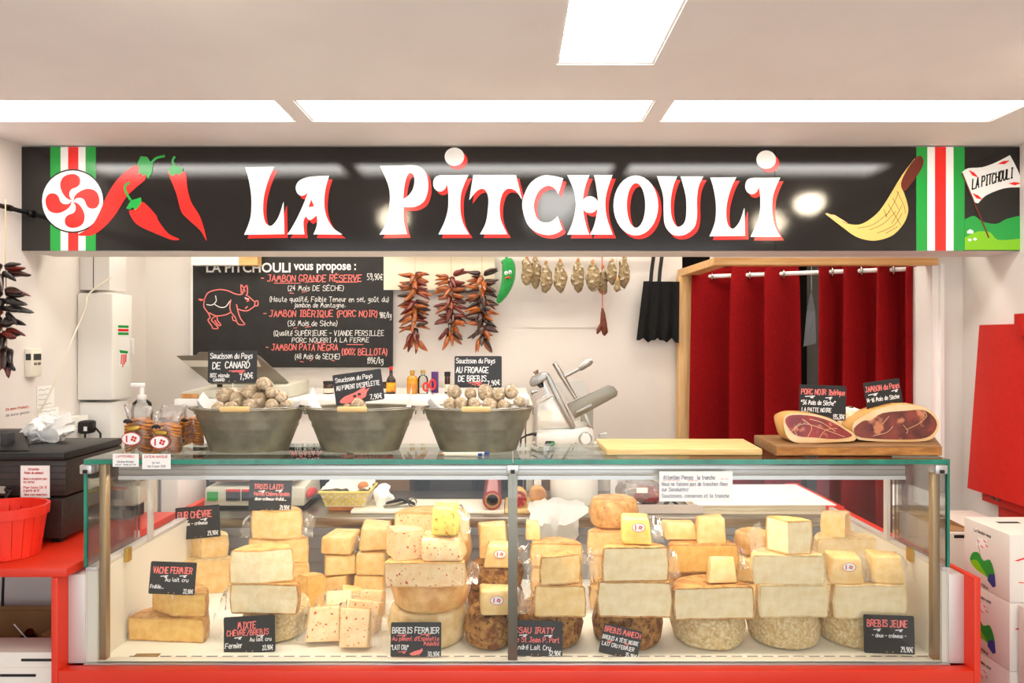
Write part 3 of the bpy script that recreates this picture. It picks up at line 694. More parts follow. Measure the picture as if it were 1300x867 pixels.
stack(2.43, [('block', 406, 442, 25, 'butter', 'tan', 'lowest wrapped chunk of the small pile in front of the bread basket', W_), ('block', 407, 447, 26, 'butter', 'tan', 'middle wrapped chunk of the small pile in front of the bread basket', {'yaw': 14}), ('block', 408, 447, 25, 'butter', 'tan', 'top wrapped chunk of the small pile in front of the bread basket', {'yaw': -8, 'wrap': True})])
stack(2.43, [('block', 447, 487, 25, 'butter', 'pale', 'bottom chunk of the pale three piece pile by the peppery cheeses'), ('block', 450, 488, 31, 'butter', 'pale', 'middle chunk of the pale three piece pile by the peppery cheeses'), ('block', 454, 491, 33, 'butter', 'orange', 'top chunk of the pale three piece pile by the peppery cheeses')])
# loose pepper wedges lying in front
for x0, x1, y0, y1, d, yaw, lean, pa, la in ((386, 429, 776, 823, 2.025, 8, 20, 'pepper', 'leaning wrapped slice with red pepper specks, left of the front pair'), (428, 468, 780, 828, 1.99, -6, 18, 'pepper', 'leaning slice with red specks beside the BREBIS FERMIER tag'),
        (436, 480, 764, 806, 2.10, -18, 15, 'pepper', 'wrapped pepper slice standing behind the two front slices'), (408, 442, 757, 793, 2.18, 12, 30, 'ivory', 'bright pale slice lying at the back of the loose slices'),
        (452, 484, 758, 790, 2.235, -10, 12, 'pepper', 'pepper speckled slice against the tall pepper pile'), (432, 460, 750, 772, 2.335, 5, 0, 'butter', 'small flat chunk on the deck behind the loose slices')):
    sd[0] += 1; W = (x1-x0)*d/F; H = (y1-y0)*d/F
    cheese('block', X((x0+x1)/2, d), d, DK+.001+(.02*math.sin(math.radians(lean))), W, H, pa, 'pale', la, yaw=yaw, lean=lean, D=.045, seed=sd[0], wrap=True)
# pepper pile
zG = stack(1.985, [('wheel', 483, 589, 47, 'pepper', 'pale', 'bottom whole wheel behind the BREBIS FERMIER tag'), ('wheel', 489, 592, 37, 'pepper', 'orange', 'smooth orange wheel, second from the bottom of the pepper pile'), ('half', 487, 592, 31, 'pepper', 'orange', 'half wheel with red specks, third up in the pepper pile', {'yaw': 2, 'wrap': True})])
stack(1.985, [('tip', 473, 531, 37, 'pepper', 'pale', 'pepper speckled wedge lying on the left of the pepper pile', {'ang': 95, 'tip_off': -20, 'dd': .005})], zG)
zG4 = stack(1.99, [('block', 534, 590, 31, 'pepper', 'orange', 'block with red specks on the right of the pepper pile', {'D': .09})], zG)
stack(2.0, [('block', 546, 581, 40, 'pepper_gold', 'orange', 'bright yellow chunk on top of the pepper pile', {'D': .06, 'yaw': -8, 'wrap': True})], zG4)
stack(2.27, [('wheel', 500, 596, 46, 'pepper', 'orange', 'wheel on the deck hidden behind the pepper pile, lower one'), ('wheel', 501, 597, 45, 'pepper', 'orange', 'wheel behind the pepper pile, upper one under the large half wheel'), ('half', 500, 596, 37, 'pepper', 'orange', 'large half wheel at the back top of the pepper pile')])
# brown wheels left of the centre post
zH = stack(1.985, [('wheel', 587, 655, 46, 'butter', 'brown', 'brown crusted wheel on the deck left of the centre post')])
stack(1.99, [('block', 609, 653, 34, 'butter', 'tan', 'chunk with oval sticker on the brown wheel by the centre post', {'D': .07, 'oval': True, 'wrap': True})], zH)
zH3 = stack(2.21, [('wheel', 592, 666, 32, 'butter', 'brown', 'lower brown wheel in the second row left of the centre post'), ('wheel', 592, 665, 33, 'butter', 'brown', 'upper brown wheel in the second row left of the centre post')])
stack(2.22, [('block', 614, 656, 31, 'butter', 'tan', 'chunk with oval sticker on the upper brown wheel', {'D': .07, 'oval': True})], zH3)
stack(2.31, [('block', 607, 645, 48, 'butter', 'tan', 'wrapped chunk behind the stickered chunk on the upper brown wheel', {'D': .05, 'wrap': True})], zH3)
# right of the centre post
stack(1.985, [('wheel', 657, 745, 46, 'butter', 'brown', 'brown crusted wheel behind the tag right of the centre post'), ('half', 677, 745, 40, 'butter', 'tan', 'cream cut half wheel on the wheel right of the centre post', W_), ('tip', 684, 740, 37, 'butter', 'tan', 'pale wedge topping the pile right of the centre post', {'ang': 165, 'tip_off': 10, 'wrap': True})])
zI = stack(2.25, [('half', 673, 740, 31, 'butter', 'tan', 'bottom half wheel of the rear pile right of the centre post'), ('half', 673, 740, 31, 'butter', 'tan', 'middle half wheel of the rear pile right of the centre post'), ('half', 673, 740, 30, 'butter', 'tan', 'top half wheel of the rear pile right of the centre post', W_)])
stack(2.28, [('block', 668, 686, 24, 'butter', 'orange', 'thin upright slice at the back, below the white bag', {'D': .05})], zI)
zJ = stack(1.985, [('wheel', 757, 852, 46, 'butter', 'brown', 'dark brown crusted wheel behind the tilted BREBIS MANECH tag'), ('half', 758, 854, 45, 'ivory', 'tan', 'wide cream half wheel above the BREBIS MANECH wheel', {'yaw': -2, 'wrap': True}), ('half', 764, 850, 43, 'ivory', 'tan', 'wrapped half wheel third up above the BREBIS MANECH tag', {'yaw': 2, 'wrap': True})])
stack(2.0, [('block', 792, 829, 38, 'gold', 'orange', 'bright yellow chunk with sticker on top of the BREBIS MANECH pile', {'D': .06, 'oval': True, 'wrap': True})], zJ)
stack(2.30, [('half', 748, 812, 34, 'butter', 'orange', 'bottom half wheel of the rear pile behind BREBIS MANECH'), ('half', 748, 812, 35, 'butter', 'orange', 'second half wheel of the rear pile behind BREBIS MANECH'), ('half', 745, 802, 31, 'butter', 'orange', 'third half wheel of the rear pile behind BREBIS MANECH'), ('wheel', 751, 817, 34, 'butter', 'tan', 'rough crusted wheel on top of the rear pile behind BREBIS MANECH')])
zK = stack(1.985, [('wheel', 863, 961, 43, 'ivory', 'grey', 'greyish mottled wheel on the deck between the BREBIS MANECH and right hand piles'), ('half', 854, 959, 41, 'ivory', 'tan', 'broad cream half wheel on the greyish wheel', {'yaw': 2, 'wrap': True})])
stack(2.0, [('block', 901, 936, 33, 'butter', 'tan', 'small wrapped square chunk lying on the broad cream half wheel', {'D': .04, 'lean': 12})], zK)
zK5 = stack(2.25, [('half', 848, 938, 28, 'butter', 'tan', 'bottom half wheel in the row behind the broad cream half wheel'), ('wheel', 850, 936, 27, 'butter', 'tan', 'whole wheel second up in the row behind the broad cream half wheel'), ('half', 847, 938, 36, 'yellow', 'tan', 'wide yellow half wheel behind the small square chunk', W_)])
stack(2.26, [('block', 886, 921, 34, 'butter', 'orange', 'small bright chunk standing on the wide yellow half wheel', {'D': .05}), ], zK5)
stack(2.29, [('block', 843, 884, 23, 'butter', 'orange', 'film wrapped chunk left of the small bright chunk', {'D': .06, 'wrap': True})], zK5)
stack(1.985, [('wheel', 965, 1059, 46, 'ivory', 'grey', 'mottled pale wheel at the bottom of the tall pile with the big cube'), ('half', 962, 1053, 41, 'ivory', 'pale', 'lower ivory half wheel of the tall pile with the big cube', {'yaw': 2, 'wrap': True}), ('half', 955, 1048, 37, 'ivory', 'pale', 'upper ivory half wheel of the tall pile with the big cube', {'yaw': -2}), ('tip', 972, 1029, 43, 'ivory', 'orange', 'big shiny cube shaped wedge on top of the tall pile', {'ang': 120, 'tip_off': -25, 'wrap': True})])
stack(2.32, [('block', 938, 985, 32, 'butter', 'pale', 'lowest chunk behind the tall pile with the big cube'), ('block', 938, 985, 31, 'butter', 'pale', 'middle chunk behind the tall pile with the big cube'), ('wheel', 941, 990, 27, 'butter', 'orange', 'small round cheese behind the tall pile with the big cube')])
zM = stack(1.995, [('wheel', 1059, 1152, 43, 'ivory', 'grey', 'pale wheel behind the BREBIS JEUNE tag'), ('half', 1058, 1152, 41, 'ivory', 'pale', 'ivory half wheel above the BREBIS JEUNE wheel', W_)])
stack(2.0, [('block', 1056, 1098, 37, 'butter', 'tan', 'chunk with oval sticker above the BREBIS JEUNE tag', {'D': .06, 'oval': True, 'wrap': True})], zM)
stack(2.0, [('block', 1110, 1150, 39, 'butter', 'orange', 'slanted wrapped chunk right of the stickered chunk near the right glass', {'D': .06, 'yaw': -15, 'wrap': True})], zM)
stack(2.28, [('half', 1036, 1121, 27, 'ivory', 'pale', 'bottom half wheel of the rear right pile'), ('half', 1036, 1121, 28, 'ivory', 'pale', 'middle half wheel of the rear right pile'), ('half', 1036, 1121, 39, 'ivory', 'pale', 'wide pale half wheel of the rear right pile under the top wedge', W_), ('tip', 1049, 1096, 29, 'butter', 'pale', 'pale wedge on top of the rear right pile', {'ang': 110, 'tip_off': 15})])

# ------------------------------------------------------------------ chalk price tags
def price_tag(x0, x1, y0, y1, d, lines, label, tilt=0, slate='slate', spike=.03, lean=6, extra=None, group='chalk price tags'):
    """lines: (text, colour, u px, v px baseline from top-left, cap height px, width px)"""
    k = d/F; W = (x1-x0)*k; H = (y1-y0)*k
    c = P((x0+x1)/2, y1, d)
    t = thing('price_tag', c, label, 'price tag', group)
    M_ = Matrix.Translation(c+Vector((0, 0, H/2))) @ Matrix.Rotation(math.radians(tilt), 4, 'Y') @ Matrix.Rotation(math.radians(-lean), 4, 'X') @ Matrix.Translation((0, 0, -H/2))
    fn = lambda u, v, w: M_ @ Vector((u, -w, v))
    r = .004; q = []
    for cx, cy, a in ((W/2-r, r, -PI/2), (W/2-r, H-r, 0), (-W/2+r, H-r, PI/2), (-W/2+r, r, PI)):
        for i in range(4): q.append((cx+r*math.cos(a+i*PI/6), cy+r*math.sin(a+i*PI/6)))
    bd = MB().prism(q, lambda u, v, w: M_ @ Vector((u, w, v)), .003).build('board', slate, t)
    groups = {}
    for ln in lines:
        txt, colr, u, v, h = (list(ln)+[1])[:5]; wd = ln[5] if len(ln) > 5 else None; an = ln[6] if len(ln) > 6 else 0
        mb = groups.setdefault(colr, MB())
        if txt.startswith('~'):                                        # underline flourish
            L = float(txt[1:]); pts = [(u, v), (u+L, v-1), (u+L*.55, v+1.2), (u+L*.85, v+1.4)]
            mb.ribbon([(-W/2+a*k, H-b_*k) for a, b_ in pts], 1.0*k, fn, .0006); continue
        for st in text_strokes(txt, 0, 0, h, wid=wd, seed=int(u+v)):
            ca, sa = math.cos(math.radians(an)), math.sin(math.radians(an))
            mb.ribbon([(-W/2+(u+a*ca-b_*sa)*k, H-(v-(a*sa+b_*ca))*k) for a, b_ in st], max(h*.15, .75)*k, fn, .0006)
    for colr, mb in groups.items(): mb.build('chalk_writing', 'chalk_'+colr, t)
    if extra: extra(t, fn, W, H, k)
    for s in (-.06, .06):
        MB().prism(circ(s*W, .05*H, .0016, None, 8), fn, .0012).build('pin', 'brass', t)
    if spike:
        p0 = fn(0, 0.004, -.004); MB().tube([p0, p0+Vector((0, .004, -spike))], .0013, 6).build('spike', 'white_plastic', t)
    return t
w, p = 'white', 'pink'
price_tag(190, 248, 714, 754, 2.05, [('VACHE FERMIER', p, 4, 14, 7.5, 50), ('~9', w, 14, 18), ('~9', w, 38, 17), ('Au lait cru', w, 20, 24, 4.5, 30), ('Fruitée...', w, 2, 33, 4.5, 17), ('22,90€', w, 44, 38, 5, 13)], 'black chalk tag reading VACHE FERMIER on the far left pile', 2, 'slate_dark', .02)
price_tag(223, 279, 643, 683, 2.46, [('PUR CHÈVRE', p, 3, 14, 8, 44), ('~8', w, 8, 18), ('~8', w, 32, 17), ('doux - crémeux', w, 9, 23, 4, 32), ('29,90€', w, 40, 37, 5, 14)], 'black chalk tag reading PUR CHEVRE stuck in a pale wedge', -5, 'slate_dark', .02)
price_tag(316, 370, 610, 648, 2.35, [('TROIS LAITS', p, 6, 11, 6, 38), ('~8', w, 12, 14), ('~8', w, 34, 13), ('Vache/Chèvre/Brebis', p, 6, 19, 4.5, 46), ('doux-crémeux-fruité...', w, 8, 25, 3.5, 40), ('21,90€', w, 40, 36, 5, 13)], 'black chalk tag reading TROIS LAITS at the top of a yellow pile', 1, 'slate_dark', .02)
price_tag(284, 349, 783, 828, 2.0, [('MIXTE', p, 18, 15, 8, 24), ('CHÈVRE/BREBIS', p, 4, 23, 6.5, 54), ('~9', w, 14, 26), ('~9', w, 42, 25), ('Au lait cru', w, 33, 31, 4.5, 28), ('Fermier', w, 2, 38, 6, 22), ('22,90€', w, 49, 42, 5.5, 14)], 'black chalk tag reading MIXTE CHEVRE BREBIS leaning on a wheel', -3, 'slate_dark', 0)
def pep(t, fn, W, H, k):
    o = [(24, 38), (30, 35), (38, 33), (40, 31), (41, 34), (38, 38), (32, 40), (26, 40)]
    MB().fill([[(-W/2+a*k, H-b_*k) for a, b_ in o]], fn, .0006).build('chalk_drawing', 'chalk_pink', t)
price_tag(496, 560, 791, 833, 1.955, [('BREBIS FERMIER', w, 2, 13, 7, 60), ('~12', p, 8, 16), ('~12', p, 38, 15), ('Au piment d\'Espelette', p, 2, 22, 4.8, 60), ('Médaillé', p, 42, 28, 4.5, 20), ('"LAIT CRU"', w, 1, 33, 5.5, 22), ('~10', p, 10, 36), ('30,90€', w, 47, 41, 5.5, 16)], 'slate chalk tag reading BREBIS FERMIER with a pink pepper drawing', 0, 'slate', 0, extra=pep)
price_tag(645, 714, 789, 832, 1.962, [('OSSAU IRATY', p, 3, 15, 7, 56), ('~10', w, 14, 18), ('~10', w, 46, 18), ('de St Jean P. Port', p, 8, 26, 6, 58), ('André Lait Cru', w, 9, 35, 5.5, 46), ('32,90€', w, 52, 42, 6, 16)], 'slate chalk tag partly hidden by the centre post, with pink and white writing', 1.5, 'slate', 0)
price_tag(763, 813, 797, 833, 1.962, [('BREBIS MANECH', p, 2, 9, 6.5, 47), ('BREBIS A TÊTE NOIRE', w, 1, 18, 4.5, 47), ('~6', p, 8, 20), ('~6', p, 30, 19), ('LAIT CRU FERMIER', w, 2, 26, 4.5, 42), ('35,90€', w, 34, 34, 5, 15)], 'slate chalk tag tilted to the right reading BREBIS MANECH', 13, 'slate', 0)
price_tag(1097, 1161, 782, 829, 1.968, [('BREBIS JEUNE', p, 4, 14, 8, 52), ('~9', w, 12, 18), ('~9', w, 40, 18), ('- doux - crémeux -', w, 10, 27, 4.5, 44), ('29,90€', w, 46, 44, 6, 16)], 'black chalk tag reading BREBIS JEUNE at the right end of the case', 2, 'slate_dark', 0)
# ------------------------------------------------------------------ on the glass shelf: buckets of dry sausage
mat('sausage_skin', (.76, .67, .54), .8, col2=(.60, .49, .36), nscale=70, ndet=8, col3=(.89, .84, .75), n3=60, r3=(.42, .62), bump=.6, bscale=130)
mat('sausage_end', (.74, .62, .45), .7, col2=(.62, .48, .30), nscale=60)
mat('sausage_tip', (.80, .60, .36), .6, col2=(.66, .42, .18), nscale=20)
def bucket(px, label):
    cx = X(px, 2.10); cy = 2.10; H = .128; z = GT
    t = thing('zinc_bucket', (cx, cy, z), label, 'bucket', 'oval zinc buckets on the glass')
    ry = .62
    pr = [(.115, .002), (.118, 0), (.1195, .004)]
    for i in range(1, 13): u = i/12; pr.append((.1195+.0475*u, .004+u*(H-.006)))
    for i in (9, 10, 11): r, zz = pr[i]; pr[i] = (r+.0016*(1 if i != 10 else -1), zz)
    MB().lathe(pr, (cx, cy, z), 56, 1, ry).build('body', 'zinc', t, 60)
    MB().lathe([(.1645, H-.006), (.1155, .008), (.0001, .008)], (cx, cy, z), 56, 1, ry).build('inner_wall', 'zinc', t, 60)
    rim = [(cx+.167*math.cos(2*PI*i/64), cy+.167*ry*math.sin(2*PI*i/64), z+H) for i in range(65)]
    MB().tube(rim, .003, 8, False).build('rim', 'zinc', t, 180)
    for s in (-1, 1): MB().lathe([(.001, -.002), (.007, -.001), (.007, .003), (.001, .004)], (cx+s*.168, cy, z+H-.014), 10, m=Matrix.Rotation(PI/2, 3, 'Y')).build('handle_lug', 'grey_metal', t, 60)
    hp = smooth_line([(cx-.169, cy, z+H-.012), (cx-.165, cy-.05, z+H+.004), (cx-.12, cy-.095, z+H+.008), (cx-.04, cy-.112, z+H+.006), (cx+.04, cy-.112, z+H+.006), (cx+.12, cy-.095, z+H+.008), (cx+.165, cy-.05, z+H+.004), (cx+.169, cy, z+H-.012)], 5)
    hd = MB().tube(hp, .0017, 6).build('handle_wire', 'steel_satin', t, 180)
    MB().tube([(cx-.042, cy-.1125, z+H+.006), (cx-.036, cy-.1125, z+H+.006), (cx+.036, cy-.1125, z+H+.006), (cx+.042, cy-.1125, z+H+.006)], [.007, .0085, .0085, .007], 12).build('wooden_grip', 'bamboo', hd, 60)
    return t, cx, cy, z+H
def liner(cx, cy, z, lab, seed, corners):
    """crumpled sheet of white paper inside a bucket with corners sticking out"""
    rnd = random.Random(seed); mb = MB(); n = 28; rows = []
    for k, (rr, zz) in enumerate(((.02, -.022), (.08, -.026), (.125, -.024), (.148, -.012), (.157, 0.0))):
        row = []
        for j in range(n):
            a = 2*PI*j/n; up = 0; out = 0
            if k >= 3:
                for ca, hh in corners:
                    dd = abs((a-ca+PI) % (2*PI)-PI); up += hh*max(0, 1-dd/.42)*(k-2)*.5
            row.append(mb.b.verts.new((cx+rr*math.cos(a)+rnd.uniform(-.004, .004)*(k < 3), cy+rr*.62*math.sin(a), z+zz+up+rnd.uniform(-.004, .004)*(k < 4))))
        rows.append(row)
    for k in range(4):
        for j in range(n): mb.b.faces.new((rows[k][j], rows[k][(j+1) % n], rows[k+1][(j+1) % n], rows[k+1][j]))
    mb.b.faces.new(rows[0])
    return tag(mb.build('paper_liner', 'paper', None, 30), lab, 'paper', 'white paper lining the buckets')
def sausage(px, py, r, d, label, grp, tl=0, L=.10, seed=0):
    rnd = random.Random(seed); k = d/F; R = r*k; c = P(px, py, d)
    t = thing('dry_sausage', c+Vector((0, 0, -R)), label, 'sausage', grp)
    ax = Vector((rnd.uniform(-.25, .25), 1, rnd.uniform(-.22, -.05))).normalized()
    pts = []; rs = []
    for i in range(12):
        u = i/11; pts.append(c+ax*(u*L)); rs.append(R*(.42+.58*math.sqrt(max(0, 1-(1-min(u*4.2, 1))**2)))*(1 if u < .85 else math.sqrt(max(.05, 1-((u-.85)/.16)**2))))
    mb = MB().tube(pts, rs, 14); mb.noise(R*.22, .9/R, seed); mb.noise(R*.07, 3.5/R, seed)
    mb.build('casing', 'sausage_skin', t, 180)
    tp = c-ax*R*.02+Vector((rnd.uniform(-.35, .35)*R, 0, rnd.uniform(-.5, .1)*R)); k2 = MB().ball(tp+Vector((rnd.uniform(-.3, .3)*R, 0, rnd.uniform(-.3, .2)*R)), R*.22, R*.26, R*.24, 8, 6); k2.noise(R*.12, 2/R, seed+5); k2.build('knotted_end', 'sausage_end', t, 180)
    return t
def B1(l): return [(220+x*.1385, 430+y*.1385, r*.1385) for x, y, r in l]
def B3(l): return [(480+x*.2421, 310+y*.2421, r*.2421) for x, y, r in l]
b1, cx, cy, zr = bucket(317, 'oval zinc bucket of duck sausages, leftmost of three')
liner(cx, cy, zr, 'white paper sticking out of the left zinc bucket', 1, [(2.95, .052), (3.6, .03), (.25, .045), (-.35, .028)])
l1 = B1([(428,510,70),(565,552,66),(655,485,62),(803,405,56),(882,485,55),(762,550,62),(668,604,55),(885,598,55),(965,540,46),(1025,602,50),(385,628,58),(510,628,58)])
w1 = ['largest, far left of the upper row', 'second from the left of the upper row', 'whitish one at the middle top', 'topmost of the heap, poking up', 'right of the topmost one', 'in the centre under the topmost', 'bottom row centre', 'bottom row right of centre', 'small one at the right', 'far right by the white paper', 'far left low by the handle', 'low between the left ones']
for i, (x, y, r) in enumerate(l1): sausage(x, y, r, 2.035 if y > 510 else 2.06, 'dry sausage in the left bucket, '+w1[i], 'sausages in the left bucket', seed=i)
b2, cx2, cy2, zr2 = bucket(458, 'oval zinc bucket, nearly empty middle one of three')
liner(cx2, cy2, zr2-.028, 'white paper sticking out of the nearly empty middle bucket', 2, [(2.95, .098), (.25, .098), (3.5, .05)])
sausage(452, 514, 8, 2.05, 'lone dry sausage tip showing above the middle bucket grip', 'sausages in the middle bucket', L=.07, seed=40)
sausage(440, 518, 6, 2.06, 'dry sausage low in the middle bucket left of its lone tip', 'sausages in the middle bucket', L=.07, seed=41)
b3, cx3, cy3, zr3 = bucket(607, 'oval zinc bucket of cheese sausages, rightmost of three')
liner(cx3, cy3, zr3, 'white paper sticking out of the right zinc bucket', 3, [(2.9, .05), (3.55, .036), (-.4, .036), (.1, .026)])
l3 = B3([(400,770,36),(480,780,32),(553,775,43),(628,785,38),(698,773,37),(372,835,34),(438,832,34),(510,840,34),(578,845,39),(655,842,32),(733,823,28)])
w3 = ['far left of the top row', 'second in the top row', 'largest, third in the top row', 'fourth in the top row', 'rightmost of the top row', 'far left of the front row', 'second in the front row', 'third in the front row', 'large pale one in the front row', 'front row near the white paper', 'yellowish one at the far right']
for i, (x, y, r) in enumerate(l3): sausage(x, y, r, 2.035 if y > 505 else 2.065, 'dry sausage in the right bucket, '+w3[i], 'sausages in the right bucket', seed=60+i)
# chalk tags stuck among the sausages
price_tag(264, 326, 445, 486, 2.10, [('Saucisson du Pays', w, 3, 10, 6.5, 54), ('DE', w, 6, 23, 8, 11), ('CANARD', w, 22, 22, 8, 32), ('~20', p, 27, 26), ('~16', p, 31, 27), ('80% viande', w, 3, 34, 5, 25), ('CANARD', w, 7, 39, 3.5, 15), ('7,90€', w, 41, 37, 7, 18, 8)], 'slate chalk tag reading DE CANARD above the left bucket', 0, 'slate', .05, 2)
def saus(t, fn, W, H, k):
    o = [(5, 35), (12, 29), (24, 26), (34, 22), (40, 20), (39, 24), (45, 22), (41, 27), (38, 33), (28, 36), (14, 38)]
    MB().fill([[(-W/2+a*k, H-b_*k) for a, b_ in smooth_loop(o, 3)]], fn, .0006).build('chalk_drawing', 'chalk_pink', t)
    e = MB()
    for cx_, cy_ in ((25, 30), (31, 28.5)): e.fill([[(-W/2+a*k, H-b_*k) for a, b_ in circ(cx_, cy_, 2.4, 1.8, 12)]], fn, .0008)
    e.build('drawing_spot', 'slate', t)
price_tag(424, 486, 472, 511, 2.10, [('Saucisson du Pays', w, 3, 10, 5.5, 48), ('AU PIMENT D\'ESPELETTE', w, 3, 20, 5.5, 56), ('7,90€', w, 44, 37, 6, 16)], 'slate chalk tag tilted left with pink sausage drawing above the middle bucket', -8, 'slate', .05, 2, extra=saus)
price_tag(577, 637, 452, 492, 2.10, [('Saucisson du Pays', w, 2, 9, 6, 50), ('AU FROMAGE', w, 2, 21, 7, 42), ('DE BREBIS', w, 5, 32, 7, 36), ('~16', p, 18, 34), ('~13', p, 22, 36), ('7,90€', w, 42, 38, 6, 17, 8)], 'slate chalk tag reading AU FROMAGE DE BREBIS above the right bucket', 0, 'slate', .05, 2)

# ------------------------------------------------------------------ bags of biscuits
mat('biscuit', (.88, .60, .26), .7, col2=(.70, .38, .12), nscale=60, ndet=5, bump=.3, bscale=50)
def cookie_bag(px0, px1, ytop, d, label, seed, sticker=True, gold=True):
    rnd = random.Random(seed); W = (px1-px0)*d/F; cx = X((px0+px1)/2, d); z = GT
    t = thing('biscuit_bag', (cx, d+.03, z), label, 'biscuits', 'bags of biscuits on the glass')
    R = W*.27; top = (Z(ytop, d)-z)*.66; n = 10
    for s in (-1, 1):
        for i in range(n):
            zz = z+.006+i*(top/n); dx = s*R*.82
            m = Matrix.Rotation(s*.32+rnd.uniform(-.12, .12), 3, 'Y') @ Matrix.Rotation(rnd.uniform(-.1, .1), 3, 'X')
            MB().lathe([(.001, -.0035), (R*.85, -.0035), (R, 0), (R*.9, .003), (R*.5, .0045), (.001, .005)], (cx+dx+rnd.uniform(-.002, .002), d+.032+rnd.uniform(-.004, .004), zz+.006), 14, m=m).build('biscuit', 'biscuit', t, 60)
    # cellophane: pillow body gathered at the tie then flaring
    H = Z(ytop, d)-z; prof = [(W*.47, .001), (W*.5, H*.1), (W*.5, H*.45), (W*.46, H*.6), (W*.40, H*.72), (W*.44, H*.88), (W*.5, H)]
    mb = MB().lathe(prof, (cx, d+.032, z), 26, 1, .62); mb.noise(.006, 40, seed); mb.noise(.003, 110, seed)
    for v in mb.b.verts: v.co.z = max(v.co.z, z+.0008)
    bg = mb.build('cellophane', 'cellophane', t, 180)
    tie = MB().lathe([(W*.03, -.005), (W*.045, 0), (W*.03, .005)], (cx-W*.18, d-.001, z+H*.68), 10); tie.ball((cx-W*.10, d-.002, z+H*.70), W*.10, .004, H*.035, 8, 6, Matrix.Rotation(.6, 3, 'Y')); tie.ball((cx-W*.26, d-.001, z+H*.70), W*.10, .004, H*.035, 8, 6, Matrix.Rotation(-.6, 3, 'Y'))
    tie.build('black_ribbon', 'black_plastic', t, 60)
    if gold: MB().ball((cx, d-.004, z+H*.55), W*.24, .003, H*.06, 10, 6).noise(.003, 60, seed).build('gold_seal', 'brass', t, 180)
    if sticker:
        rx = W*.34; fn = lambda u, v, w: Vector((cx+u, d-.010-w, z+H*.34+v))
        lb = MB().prism(circ(0, 0, rx, rx*.68, 24), fn, .001).build('sticker', 'label_white', t)
        MB().fill([circ(0, 0, rx, rx*.68, 24), circ(0, 0, rx*.92, rx*.6, 24)], fn, .0014).build('sticker_ring', 'ink_red', lb)
        mk = MB()
        for q in range(4): a = q*PI/2+.4; mk.fill([circ(rx*.28+math.cos(a)*rx*.2, math.sin(a)*rx*.2, rx*.14, None, 10)], fn, .0014)
        mk.ribbon([(-rx*.45, -rx*.3), (-rx*.45, rx*.3)], rx*.16, fn, .0014); mk.build('sticker_print', 'ink_red', lb)
cookie_bag(196, 229, 516, 2.12, 'cellophane biscuit bag behind, left of the rear pair', 3, False, False)
cookie_bag(226, 252, 518, 2.12, 'cellophane biscuit bag behind, touching the left bucket', 4, False, False)
cookie_bag(151, 187, 516, 2.00, 'cellophane biscuit bag with oval sticker at the left end of the glass', 1)
cookie_bag(187, 223, 525, 1.975, 'cellophane biscuit bag with oval sticker, right of the front pair', 2)
# soap pump
pm = thing('soap_bottle', (X(180, 2.17), 2.17, GT), 'clear soap bottle with white pump behind the biscuits', 'bottle'); x, y = X(180, 2.17), 2.17
MB().lathe([(.028, 0), (.031, .004), (.031, .115), (.027, .135), (.012, .148)], (x, y, GT+.001), 24).build('body', 'clear_bottle', pm, 60)
MB().lathe([(.001, .001), (.029, .001), (.029, .03), (.001, .03)], (x, y, GT+.002), 20).build('soap', 'glass_clear', pm, 60)
z1 = Z(503, 2.17)
c_ = MB().lathe([(.012, -.02), (.0135, -.018), (.0135, .004), (.006, .006), (.006, .03), (.001, .03)], (x, y, z1), 18).build('collar', 'white_plastic', pm, 50)
MB().box(x-.034, x+.009, y-.008, y+.008, z1+.028, z1+.042).bevel(.004).build('pump_head', 'white_plastic', pm, 50)
# two small printed cards on the glass edge
def card(x0, x1, y0, y1, d, lines, label, m='paper', th=.0012, nm='price_card', cat='card', grp=None, tilt=0):
    k = d/F; W = (x1-x0)*k; H = (y1-y0)*k; c = P((x0+x1)/2, y1, d); t = thing(nm, c, label, cat, grp)
    ca, sa = math.cos(math.radians(tilt)), math.sin(math.radians(tilt))
    fn = lambda u, v, w: c+Vector((u*ca-v*sa, -w, u*sa+v*ca))
    MB().prism([(-W/2, 0), (W/2, 0), (W/2, H), (-W/2, H)], fn, -th).build('sheet', m, t)
    g = {}
    for txt, col_, u, v, h, wd in lines:
        mb = g.setdefault(col_, MB())
        for st in text_strokes(txt, 0, 0, h, wid=wd, jit=.05): mb.ribbon([(-W/2+(u+a)*k, H-(v-b_)*k) for a, b_ in st], max(h*.16, .5)*k, fn, .0005)
    for col_, mb in g.items(): mb.build('print', col_, t)
    return t
card(143, 176, 576, 592.5, FD-.013, [('LA PITCHOULI', 'ink_red', 5, 4.5, 2.6, 23), ('Gateau Basque', 'ink_grey', 6, 11, 2.2, 21), ('pur beurre', 'ink_grey', 4, 14.5, 2, 26)], 'small white card with red heading at the left end of the glass', grp='cards on the glass edge')
card(180.5, 216.5, 576.5, 595.5, FD-.013, [('GATEAU BASQUE', 'ink_red', 3, 4.5, 2.8, 30), ('le lot', 'ink_grey', 13, 12, 2.4, 10), ('les 2 pour 9,50', 'ink_grey', 7, 16.5, 2.4, 23)], 'larger white card with red heading below the front biscuit bags', grp='cards on the glass edge')
card(837, 930, 598.5, 636.5, FD-.006, [('Attention: Pensez à la tranche', 'ink_grey', 5, 10, 5, 66), ('Nous ne faisons pas de tranches fines', 'ink_grey', 3, 18, 4.5, 84), ('sur Sandwichs!', 'ink_grey', 3, 25, 4.5, 34), ('Saucissons, conserves et la tranche', 'ink_grey', 3, 33, 4.5, 86), ('____', 'ink_red', 5, 11, 3, 22), ('___', 'ink_red', 36, 11, 3, 14), ('__', 'ink_red', 78, 9, 3, 11)], 'handwritten white note with red underlines taped to the front glass', nm='paper_note', cat='note')
